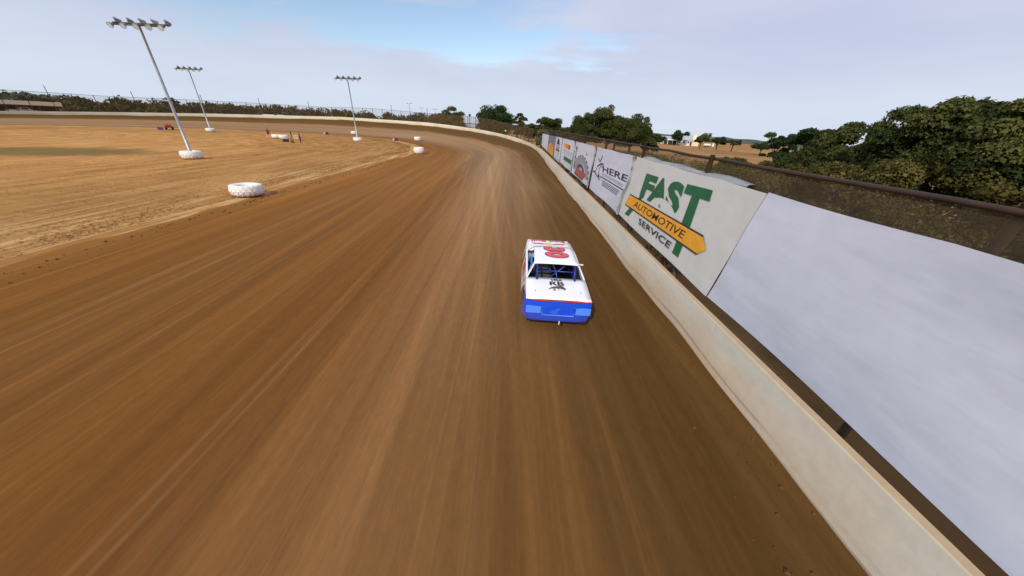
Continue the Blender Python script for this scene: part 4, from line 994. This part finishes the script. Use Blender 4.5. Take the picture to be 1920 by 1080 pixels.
# driver, held by the seat
dr = empty('person', CAR.matrix_world @ Vector((0, 0, 0)), R(-2.0)); dr.location = (1.37, 7.02, 0.015); tag(dr, 'driver in a pale helmet and tan suit seated inside the white and blue race car', 'person')
dp = [(-.36, 2.0, .60), (-.36, 1.95, .82), (-.36, 1.93, 1.00), (-.36, 1.95, 1.07), (-.36, 1.97, 1.16)]
de = [(0, 1), (1, 2), (2, 3), (3, 4)]; drd = [(.15, .13), (.15, .11), (.16, .10), .06, .07]
for sx in (-1, 1):
    b = len(dp); dp += [(-.36+sx*.19, 1.96, .98), (-.36+sx*.24, 2.22, .84), (-.36+sx*.17, 2.52, .92), (-.36+sx*.15, 2.64, .95)]; de += [(2, b), (b, b+1), (b+1, b+2), (b+2, b+3)]; drd += [.065, .05, .04, .045]
    b = len(dp); dp += [(-.36+sx*.10, 2.10, .60), (-.36+sx*.15, 2.50, .66), (-.36+sx*.12, 2.95, .42), (-.36+sx*.12, 3.06, .34)]; de += [(0, b), (b, b+1), (b+1, b+2), (b+2, b+3)]; drd += [.09, .07, .05, .05]
skin_body('body', dp, de, drd, dr, (0, 0, 0), None, lambda c: 0, ['suit'])
mb = MB(); mb.lathe([(0.0, .165), (.08, .15), (.13, .09), (.148, 0), (.14, -.08), (.11, -.13), (.10, -.14)], 20, c=(-.36, 1.97, 1.17)); mb.build('helmet', 'helmet', dr, True)
mb = MB(); mb.lathe([(.150, -.02), (.152, .05)], 20, c=(-.36, 1.972, 1.17)); v = mb.build('visor', 'visor', dr, True)
bm = bmesh.new(); bm.from_mesh(v.data); bmesh.ops.delete(bm, geom=[f for f in bm.faces if f.calc_center_median().y < 2.03], context='FACES'); bm.to_mesh(v.data); bm.free()

# ------------------------------------------------------------------ trees
def tree(label, x, y, h, r, mat='leaf_oak', n=14000, leaf=0.34, nb=26, base=0.28, seed=0, name='oak_tree', z=None, group=None, cat='tree', low=0.35, squash=1.0, trunk=True, sparse=1.0, core=0.0):
    rng = np.random.default_rng(seed+11); z0 = terrain(x, y) if z is None else z
    o = empty(name, (x, y, z0)); tag(o, label, cat, group)
    blobs = []; zc = h*(base+(1-base)*0.5); hz = h*(1-base)*0.5
    if core: blobs.append((np.array([0, 0, zc-hz*.1]), np.array([r*core, r*core, hz*core*1.08]), 0.4))
    for i in range(nb):
        for _ in range(30):
            d = rng.normal(size=3); d /= np.linalg.norm(d); q = d*rng.random()**0.4
            if q[2] > -0.85: break
        br = r*rng.uniform(0.16, 0.36)*sparse
        c = np.array([q[0]*(r-br*0.7), q[1]*(r-br*0.7), zc+q[2]*(hz-br*0.55)])
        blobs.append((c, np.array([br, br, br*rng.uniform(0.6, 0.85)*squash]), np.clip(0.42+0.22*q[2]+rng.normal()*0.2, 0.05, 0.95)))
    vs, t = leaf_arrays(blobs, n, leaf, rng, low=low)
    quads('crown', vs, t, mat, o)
    if trunk:
        mb = MB(); tr = max(0.10, r*0.06); th = h*(base+0.12)
        lean = rng.normal(size=2)*0.04*h
        mb.tube([(0, 0, -0.4), (lean[0]*.3, lean[1]*.3, th*0.5), (lean[0], lean[1], th)], [tr*1.35, tr, tr*0.8], 8)
        for b in blobs[::2]:
            c = b[0]; s_ = Vector((lean[0]*0.8, lean[1]*0.8, th*rng.uniform(0.65, 0.98))); m_ = s_.lerp(Vector(c), 0.55)+Vector((0, 0, 0.06*h))
            mb.tube([s_, m_, Vector(c)], [tr*0.5, tr*0.32, tr*0.12], 5)
        mb.build('trunk', 'bark', o, True)
    return o
GT = 'oaks beyond the outer fence'
tree('tall two tiered oak standing alone left of the dark dome tree', -25.5, 146, 11.0, 5.6, 'leaf_oak', 19000, .36, 44, .05, 1, group=GT, z=-0.6)
tree('dense dark dome shaped oak behind the catch fence', -6.3, 113, 10.6, 6.3, 'leaf_dark', 34000, .32, 60, .02, 2, group=GT, z=-0.3, low=.9, core=.84)
tree('small open oak just right of the dark dome oak', 1.4, 125, 8.8, 3.6, 'leaf_oak', 9000, .34, 26, .12, 3, group=GT, sparse=.95)
tree('low bushy oak at the right foot of the dark dome oak', 5.2, 124, 6.4, 3.4, 'leaf_oak', 7000, .32, 16, .1, 4, group=GT)
tree('broad pale oak above the end of the banner row', 11.6, 120, 8.6, 5.0, 'leaf_oak', 17000, .32, 40, .04, 5, group=GT)
tree('low oak between the broad pale oak and the large oak clump', 18.0, 117, 6.2, 3.2, 'leaf_oak', 8000, .32, 18, .1, 6, group=GT)
tree('left tree of the large oak clump above the banners', 18.6, 90.5, 9.0, 4.8, 'leaf_oak', 36000, .22, 46, .10, 7, group=GT, low=.7)
tree('tallest middle tree of the large oak clump above the banners', 23.8, 88, 10.7, 5.4, 'leaf_oak', 46000, .22, 54, .10, 8, group=GT, low=.7)
tree('right tree of the large oak clump above the banners', 29.6, 86.5, 9.2, 4.9, 'leaf_oak', 38000, .22, 48, .06, 9, group=GT, low=.8)
tree('low oak spreading at the right foot of the large clump', 33.2, 84, 5.4, 2.8, 'leaf_oak', 8000, .28, 18, .05, 10, group=GT, low=.8)
GR = 'trees and scrub close beside the track on the right'
tree('dark open oak with bare twigs at the left end of the right hand trees', 36.8, 47.5, 6.2, 2.6, 'leaf_dark', 14000, .17, 24, .25, 11, group=GR, sparse=.85)
tree('dark oak with two humps left of the big leaning oak', 33.2, 38.0, 6.9, 3.2, 'leaf_dark', 38000, .17, 46, .06, 12, group=GR, low=.6, sparse=.85)
tree('tall dark oak touching the big leaning oak', 32.4, 33.2, 7.3, 3.3, 'leaf_oak', 42000, .17, 48, .10, 13, group=GR, low=.6, sparse=.85)
tree('big spreading oak, the highest on the right edge', 27.9, 23.0, 8.3, 3.7, 'leaf_oak', 56000, .15, 62, .24, 14, group=GR, sparse=.78)
tree('wide oak at the right edge of the photo', 27.6, 18.2, 7.9, 3.8, 'leaf_oak', 56000, .15, 62, .22, 15, group=GR, sparse=.78)
tree('oak beyond the right edge, nearest the camera', 30.5, 8.5, 8.0, 4.6, 'leaf_oak', 16000, .24, 34, .22, 16, group=GR)
k_ = 0
for x, y, h, r, l in ((22.0, 26.5, 3.4, 2.6, 'yellow green bush in front of the tall dark oak'), (21.5, 20.0, 4.4, 3.2, 'largest yellow green bush under the big spreading oak'), (23.0, 13.2, 4.6, 3.2, 'yellow green bush under the wide right edge oak'), (24.5, 33.5, 3.2, 2.6, 'yellow green bush below the two humped oak'),
                      (27.5, 42.0, 2.8, 2.4, 'low olive bush beside the dark open oak'), (20.0, 9.0, 3.2, 2.6, 'olive bush low at the right edge of the photo'), (26.0, 28.5, 5.2, 3.0, 'tall green bush filling the gap between the right hand oaks'),
                      (26.5, 19.5, 5.0, 3.4, 'tall yellow green bush behind the largest one'), (27.0, 11.0, 5.2, 3.6, 'tall yellow green bush beyond the right edge bushes')):
    k_ += 1
    tree(l, x, y, h, r, 'leaf_yellow' if k_ not in (5, 7) else 'leaf_oak', 24000, .13, 30, .0, 40+k_, 'bush', None, GR, 'bush', 0.9, 1.0, True)
tree('grey green vine bush climbing the fence at the far end of the banners', 5.7, 69.0, 4.55, 1.5, 'leaf_grey', 5000, .22, 16, .05, 60, 'vine_bush', 0.2, None, 'bush', 0.9)
# scattered trees by the farmhouse
GF = 'small trees around the farmhouse'
tree('dark round tree behind the farmhouse', 92, 192, 8.0, 5.0, 'leaf_dark', 5000, .5, 20, .1, 70, group=GF, low=.8)
tree('pale thin tree right of the farmhouse', 112, 201, 8.0, 4.0, 'leaf_grey', 1600, .5, 18, .35, 71, group=GF, sparse=.8)
tree('dark mesquite tree in the middle of the tan field', 87, 146, 5.2, 3.4, 'leaf_dark', 4500, .4, 18, .32, 72, group=GF)
tree('olive mesquite tree left of the dark mesquite', 80.5, 147.5, 5.4, 3.2, 'leaf_oak', 3000, .4, 16, .35, 73, group=GF)
tree('pale olive mesquite right of the dark mesquite', 91, 142, 4.8, 3.3, 'leaf_far', 2600, .4, 16, .35, 74, group=GF)
tree('olive mesquite at the right end of the tan field', 88, 121, 4.2, 3.2, 'leaf_far', 3600, .4, 16, .3, 75, group=GF)
tree('bush on the left side of the farmhouse', 86, 203, 4.6, 4.6, 'leaf_oak', 3000, .5, 14, .0, 76, 'bush', group=GF, cat='bush', low=.9)

# woods behind the far side of the track: one mass
def wood(name, label, pts, n, leaf, mat, seed, hmin, hmax):
    rng = np.random.default_rng(seed); blobs = []
    for x, y in pts:
        h = rng.uniform(hmin, hmax); r = rng.uniform(2.6, 4.4); z0 = terrain(x, y)
        for _ in range(5):
            br = r*rng.uniform(.4, .65); blobs.append((np.array([x+rng.normal()*r*.45, y+rng.normal()*r*.45, z0+h*rng.uniform(.25, .95)-br*.5]), np.array([br*1.2, br*1.2, br*.8]), np.clip(.45+rng.normal()*.2, .05, .95)))
    vs, t = leaf_arrays(blobs, n, leaf, rng, low=.9)
    o = quads(name, vs, t, mat); o['label'] = label; o['kind'] = 'stuff'; return o
rng = np.random.default_rng(5); pts = []
for i in range(300):
    a = rng.uniform(73, 172); rr = RW+rng.uniform(32, 62); pts.append((CEN[0]+rr*math.cos(R(a)), CEN[1]+rr*math.sin(R(a))))
wood('woodland', 'long dark belt of trees behind the far side of the track', pts, 150000, .72, 'leaf_belt', 21, 6.2, 9.0)
pts = [(x, y) for x, y in zip(rng.uniform(6, 60, 26), rng.uniform(150, 260, 26)) if not (x > 40 and y < 205)]
wood('far_thicket', 'dark thicket far behind the large oak clump', pts, 14000, .6, 'leaf_far', 22, 3.5, 5.5)
for a, rr, h, l in ((147, 110, 9.2, 'tall pale tree at the left edge above the pavilion'), (144.5, 112, 8.6, 'pale tree right of the left edge tree above the pavilion')):
    tree(l, CEN[0]+rr*math.cos(R(a)), CEN[1]+rr*math.sin(R(a)), h, 4.0, 'leaf_grey', 3500, .5, 18, .3, int(a), sparse=.85, group='pale trees above the pavilion')
# bushes just behind the far wall
GB = 'bushes behind the far wall on the left'
for i_, (a, rr, h, r, m_) in enumerate(((142.6, 78, 3.6, 1.9, 'leaf_yellow'), (140.6, 77, 3.5, 1.7, 'leaf_oak'), (136.9, 80, 4.8, 2.0, 'leaf_yellow'), (134.0, 79, 3.9, 1.8, 'leaf_yellow'))):
    tree(['olive bush right of the pavilion', 'dark bush second right of the pavilion', 'tall yellowish bush left of the nearest light pole', 'yellowish bush behind the nearest light pole'][i_], CEN[0]+rr*math.cos(R(a)), CEN[1]+rr*math.sin(R(a)), h, r, m_, 2500, .32, 12, .0, 80+i_, 'bush', 0.3, GB, 'bush', .9)
# low scrub and dry weeds between the fence and the right hand trees
rng = np.random.default_rng(9); blobs = []
for _ in range(620):
    x = rng.uniform(6.6, 27); y = rng.uniform(-3, 62); hh = rng.uniform(.25, .8)*(1+.11*max(0, x-8)); r = rng.uniform(.4, 1.1)
    blobs.append((np.array([x, y, terrain(x, y)+hh*.45+.25*max(0, 1-(x-4.9)/22)]), np.array([r, r, hh*.6]), np.clip(.4+rng.normal()*.25, 0, 1)))
vs, t_ = leaf_arrays(blobs, 110000, .13, rng, low=.5)
o = quads('scrub', vs, t_, 'leaf_yellow'); o['label'] = 'low olive scrub and weeds behind the banner fence'; o['kind'] = 'stuff'

# dry grass blades and straw on the infield
def blades(name, label, n, dfn, tfn, hmin, hmax, w, seed, mat='straw'):
    rng = np.random.default_rng(seed); t = tfn(rng, n); d = dfn(rng, n)
    xy = np.array([P(a, b) for a, b in zip(t, d)]); a = rng.uniform(0, 2*math.pi, n); h = rng.uniform(hmin, hmax, n); ww = w*(.6+.8*rng.random(n))
    ax = np.stack([np.cos(a), np.sin(a), np.zeros(n)], 1)*ww[:, None]; ln = rng.normal(size=(n, 2))*h[:, None]*2.6
    p0 = np.concatenate([xy, np.full((n, 1), -.01)], 1); tip = p0+np.concatenate([ln, h[:, None]], 1)
    vs = np.stack([p0-ax, p0+ax, tip+ax*.3, tip-ax*.3], 1).reshape(-1, 3)
    o = quads(name, vs, np.clip(.45+rng.normal(size=n)*.28, 0, 1), mat); o['label'] = label; o['kind'] = 'stuff'; return o
blades('dry_grass', 'short dry grass over the infield', 42000, lambda r, n: 22.4+r.random(n)**1.5*26, lambda r, n: r.uniform(4, 130, n), .015, .04, .030, 31)
blades('straw', 'pale straw strewn along the inner edge of the track', 16000, lambda r, n: 22.6+np.abs(r.normal(size=n))*1.3, lambda r, n: r.uniform(2, 175, n), .02, .06, .035, 32)

# loose crumbs of clay along the wall foot and the inside edge of the track
rng = np.random.default_rng(77); cv = []; cf_ = []
base8 = np.array([(-1, -1, -.5), (1, -1, -.5), (1, 1, -.5), (-1, 1, -.5), (-.7, -.7, .6), (.7, -.7, .6), (.7, .7, .6), (-.7, .7, .6)])
for i in range(3000):
    t = rng.uniform(-3, 110)
    d = abs(rng.normal())*0.55+0.05 if i % 2 else 21.2-interp(t, [(30, 0.0), (60, 1.1)])-abs(rng.normal())*0.7
    r_ = 0.010+0.022*rng.random()**3*(1 if i % 2 else 1.6); x, y = P(t, d); z = ztrack(t, d)
    p = base8*r_*(0.7+0.6*rng.random((8, 3))); a = rng.uniform(0, 6.28); p[:, :2] = p[:, :2] @ np.array([[math.cos(a), -math.sin(a)], [math.sin(a), math.cos(a)]])
    b_ = len(cv); cv += [tuple(q+np.array([x, y, z+r_*.3])) for q in p]
    cf_ += [[b_+j for j in q] for q in ((4, 5, 6, 7), (0, 1, 5, 4), (1, 2, 6, 5), (2, 3, 7, 6), (3, 0, 4, 7))]
me = bpy.data.meshes.new('clay_crumbs'); me.from_pydata(cv, [], cf_); me.materials.append(simple('loose_clay', (0.125, 0.064, 0.024), 0.95, 0.3, 2.0, spec=0.05))
o = link('clay_crumbs', me); o['label'] = 'loose crumbs of clay along the wall foot and inner track edge'; o['kind'] = 'stuff'

# ------------------------------------------------------------------ buildings
def gable(o, name_w, cx_, cy_, w, d, h, rh, wall, roofm, over=.3, t=.08):
    mb = MB(); x, y = w/2, d/2
    mb.add([(cx_-x, cy_-y, -1), (cx_+x, cy_-y, -1), (cx_+x, cy_+y, -1), (cx_-x, cy_+y, -1), (cx_-x, cy_-y, h), (cx_+x, cy_-y, h), (cx_+x, cy_+y, h), (cx_-x, cy_+y, h), (cx_-x, cy_, h+rh), (cx_+x, cy_, h+rh)],
           [(0, 1, 5, 4), (2, 3, 7, 6), (1, 2, 6, 9, 5), (3, 0, 4, 8, 7)]); mb.build(name_w, wall, o)
    mb = MB(); X0, X1 = cx_-x-over, cx_+x+over
    for sg_ in (-1, 1):
        ye, ze = cy_+sg_*(y+over), h-rh*over/y
        mb.add([(X0, cy_, h+rh+.02), (X1, cy_, h+rh+.02), (X1, ye, ze+.02), (X0, ye, ze+.02), (X0, cy_, h+rh+t+.02), (X1, cy_, h+rh+t+.02), (X1, ye, ze+t+.02), (X0, ye, ze+t+.02)], [(0, 1, 2, 3), (4, 7, 6, 5), (2, 6, 7, 3), (0, 3, 7, 4), (1, 5, 6, 2)])
    return normals(mb.build('roof', roofm, o))
def window(o, x, y, z, w=.9, h=1.1, ny=-1):
    f = MB()
    for dx, dz, sx, sz in ((0, h/2, w+.16, .09), (0, -h/2, w+.16, .09), (-w/2, 0, .09, h), (w/2, 0, .09, h)): f.box((x+dx, y+ny*.03, z+dz), (sx, .08, sz))
    fo = f.build('window', 'white_ink', o); g = MB(); g.box((x, y+ny*.01, z), (w, .03, h)); g.build('pane', 'glass', fo)
hs = empty('farmhouse', (100.5, 199, -1.35), R(-27)); tag(hs, 'white farmhouse with grey tin roof and cream gable beyond the tan field', 'house')
gable(hs, 'wall', -1.5, 0, 7.0, 6, 2.6, 2.6, 'house_white', 'roof_grey')
gable(hs, 'wall', 4.2, -.4, 3.4, 4.2, 2.9, 2.2, 'house_cream', 'house_cream', .1)
mb = MB(); mb.box((5.2, -1.0, 3.2), (.7, .7, 4.2)); mb.build('chimney', 'house_cream', hs)
gable(hs, 'carport', -9.0, -.5, 7.5, 4.5, 2.1, .35, 'black', 'house_white', .4)
for x in (-12.4, -10.2, -7.6, -5.4): mb = MB(); mb.box((x, -2.9, 1.0), (.3, .25, 2.2)); mb.build('carport_post', 'house_white', hs)
for x in (-3.8, -1.6, .6): window(hs, x, -3.0, 1.5)
mb = MB(); mb.box((1.9, -3.03, .95), (.9, .08, 2.0)); mb.build('door', 'dark_wood', hs)
h2 = empty('shed', (92.5, 213, -1.6), R(-20)); tag(h2, 'small white shed with pale roof left of the farmhouse', 'shed')
gable(h2, 'wall', 0, 0, 7.5, 5, 2.5, 1.6, 'house_white', 'roof_grey'); window(h2, -1.5, -2.5, 1.5); window(h2, 1.8, -2.5, 1.5)
mb = MB(); mb.box((.2, -2.52, .9), (.9, .06, 1.9)); mb.build('door', 'dark_wood', h2)
# white tank trailer near the farmhouse
tk = empty('tank_trailer', (99.5, 176, -1.1), R(-20)); tag(tk, 'small white tank trailer on the field right of the farmhouse', 'trailer')
mb = MB(); mb.tube([(-1.6, 0, 1.0), (-1.5, 0, 1.0), (1.5, 0, 1.0), (1.6, 0, 1.0)], [.45, .62, .62, .45], 14); mb.build('tank', 'house_white', tk, True)
mb = MB(); mb.box((.2, 0, .45), (4.4, .9, .1)); mb.build('chassis', 'dark_steel', tk)
mb = MB(); mb.box((2.6, 0, 1.1), (.9, 1.0, 1.6)); bevel(mb.build('upright_cabinet', 'house_white', tk), .05)
for sx in (-.6, .6):
    for sy in (-.6, .6): mb = MB(); mb.lathe([(.0, -.09), (.28, -.1), (.32, 0), (.28, .1), (0, .09)], 14, axis='Y'); mb.build('wheel', 'rubber', tk, True, (sx, sy, .32))
# pavilion at the far left with two pickups under it
def polar(a, rr): return (CEN[0]+rr*math.cos(R(a)), CEN[1]+rr*math.sin(R(a)))
px0, py0 = -136.3, 94.9
pv = empty('pavilion', (px0, py0, 1.15), R(-36)); tag(pv, 'low brown roofed open pavilion behind the wall at the far left', 'pavilion')
pv.rotation_euler = (0, 0, R(52))
gable(pv, 'back_wall', 0, 3.4, 17, .3, 2.2, .01, 'dark_wood', 'dark_wood', .01)
mb = MB(); L_, W_ = 9.5, 4.2
mb.add([(-L_, -W_, 2.35), (L_, -W_, 2.35), (L_, 0, 3.25), (-L_, 0, 3.25), (L_, W_, 2.35), (-L_, W_, 2.35), (-L_, -W_, 2.23), (L_, -W_, 2.23), (L_, 0, 3.13), (-L_, 0, 3.13), (L_, W_, 2.23), (-L_, W_, 2.23)],
       [(0, 1, 2, 3), (3, 2, 4, 5), (7, 6, 9, 8), (8, 9, 11, 10), (0, 6, 7, 1), (4, 10, 11, 5), (1, 7, 8, 2), (2, 8, 10, 4), (0, 3, 9, 6), (3, 5, 11, 9)]); normals(mb.build('roof', 'roof_brown', pv))
mb = MB(); mb.add([(L_-.2, -W_+.2, -.4), (L_-.2, W_-.2, -.4), (L_-.2, W_-.2, 2.25), (L_-.2, 0, 3.1), (L_-.2, -W_+.2, 2.25)], [(0, 1, 2, 3, 4)]); mb.build('end_wall', 'dark_wood', pv)
for x in (-9, -5.4, -1.8, 1.8, 5.4, 9): mb = MB(); mb.box((x, -W_+.2, .9), (.18, .18, 2.7)); mb.build('post', 'dark_wood', pv)
def pickup(label, loc, rot):
    o = empty('pickup_truck', loc, rot); tag(o, label, 'pickup truck', 'white pickup trucks at the pavilion')
    prof = [(-2.6, .5), (-2.6, 1.08), (-.55, 1.08), (-.35, 1.75), (.75, 1.75), (1.35, 1.12), (2.5, 1.0), (2.6, .55)]
    mb = MB(); n = len(prof); mb.v = [(x, -.92, z) for x, z in prof]+[(x, .92, z) for x, z in prof]
    mb.f = [list(range(n)), list(range(2*n-1, n-1, -1))]+[[i, n+i, n+(i+1) % n, (i+1) % n] for i in range(n)]; mb.mi = [0]*len(mb.f)
    bevel(normals(mb.build('body', 'white_paint', o)), .05)
    for sy in (-1, 1): mb = MB(); mb.add([(-.42, sy*.93, 1.15), (.70, sy*.93, 1.15), (.95, sy*.93, 1.2), (.62, sy*.93, 1.66), (-.28, sy*.93, 1.66)], [(0, 1, 2, 3, 4)]); mb.build('side_window', 'glass', o)
    mb = MB(); mb.add([(.84, -.78, 1.68), (.84, .78, 1.68), (1.36, .84, 1.16), (1.36, -.84, 1.16)], [(0, 1, 2, 3)]); mb.build('windscreen', 'glass', o)
    for x in (-1.65, 1.65):
        for sy in (-.85, .85): mb = MB(); mb.lathe([(0, -.11), (.3, -.12), (.38, -.06), (.38, .06), (.3, .12), (0, .11)], 16, axis='Y'); mb.build('wheel', 'rubber', o, True, (x, sy, .38))
    return o
c_, s_ = math.cos(R(52)), math.sin(R(52))
for lx, ly, rt, l in ((-4.6, -1.2, 40, 'white pickup truck under the pavilion, left of two'), (2.4, -1.4, 70, 'white pickup truck under the pavilion, right of two')):
    pickup(l, (px0+lx*c_-ly*s_, py0+lx*s_+ly*c_, 1.15), R(rt))
# white building and dark sign post seen between the two oaks
sh = empty('white_building', (-21.0, 158, 0.4), R(5)); tag(sh, 'low white building between the tall oak and the dark dome oak', 'building')
gable(sh, 'wall', 0, 0, 11, 5, 2.4, 1.1, 'house_white', 'roof_grey'); window(sh, -2, -2.5, 1.4); window(sh, 2, -2.5, 1.4)
wt = empty('water_tank', (-13.8, 148, 0.3)); tag(wt, 'white upright water tank right of the low white building', 'tank')
mb = MB(); mb.lathe([(1.0, 0), (1.0, 3.6), (.6, 4.0), (0, 4.1)], 18); mb.build('tank_shell', 'house_white', wt, True)
mb = MB(); mb.lathe([(.25, 4.05), (.25, 4.25), (0, 4.27)], 12); mb.build('hatch', 'steel', wt)
sp_ = empty('siren_pole', (-15.3, 119.5, 0.8)); tag(sp_, 'dark pole with a dark drum top behind the wall beside the dome oak', 'pole')
mb = MB(); mb.tube([(0, 0, -1), (0, 0, 6.0)], .09, 8); mb.build('pole', 'dark_steel', sp_)
mb = MB(); mb.lathe([(0, 5.7), (.35, 5.8), (.42, 6.1), (.3, 6.4), (0, 6.45)], 12); mb.build('drum', 'dark_steel', sp_)
for nm, (a, rr), l in (('trailer', (108.4, 74), 'white box trailer behind the far wall, left of two'), ('trailer', (105.6, 74.5), 'white box trailer behind the far wall, right of two')):
    x, y = polar(a, rr); o = empty(nm, (x, y, 1.9), R(a+90)); tag(o, l, 'trailer', 'white trailers behind the far wall')
    mb = MB(); mb.box((0, 0, 1.25), (3.4 if a > 107 else 2.2, 1.7, 1.6)); bevel(mb.build('box_body', 'house_white', o), .05)
    mb = MB(); mb.tube([(1.4, 0, .42), (2.8, 0, .42)], .05, 6); mb.build('drawbar', 'dark_steel', o)
    for sy in (-.85, .85): mb = MB(); mb.lathe([(0, -.09), (.28, -.1), (.33, 0), (.28, .1), (0, .09)], 14, axis='Y'); mb.build('wheel', 'rubber', o, True, (-.2, sy, .33))
bpy.context.view_layer.update()
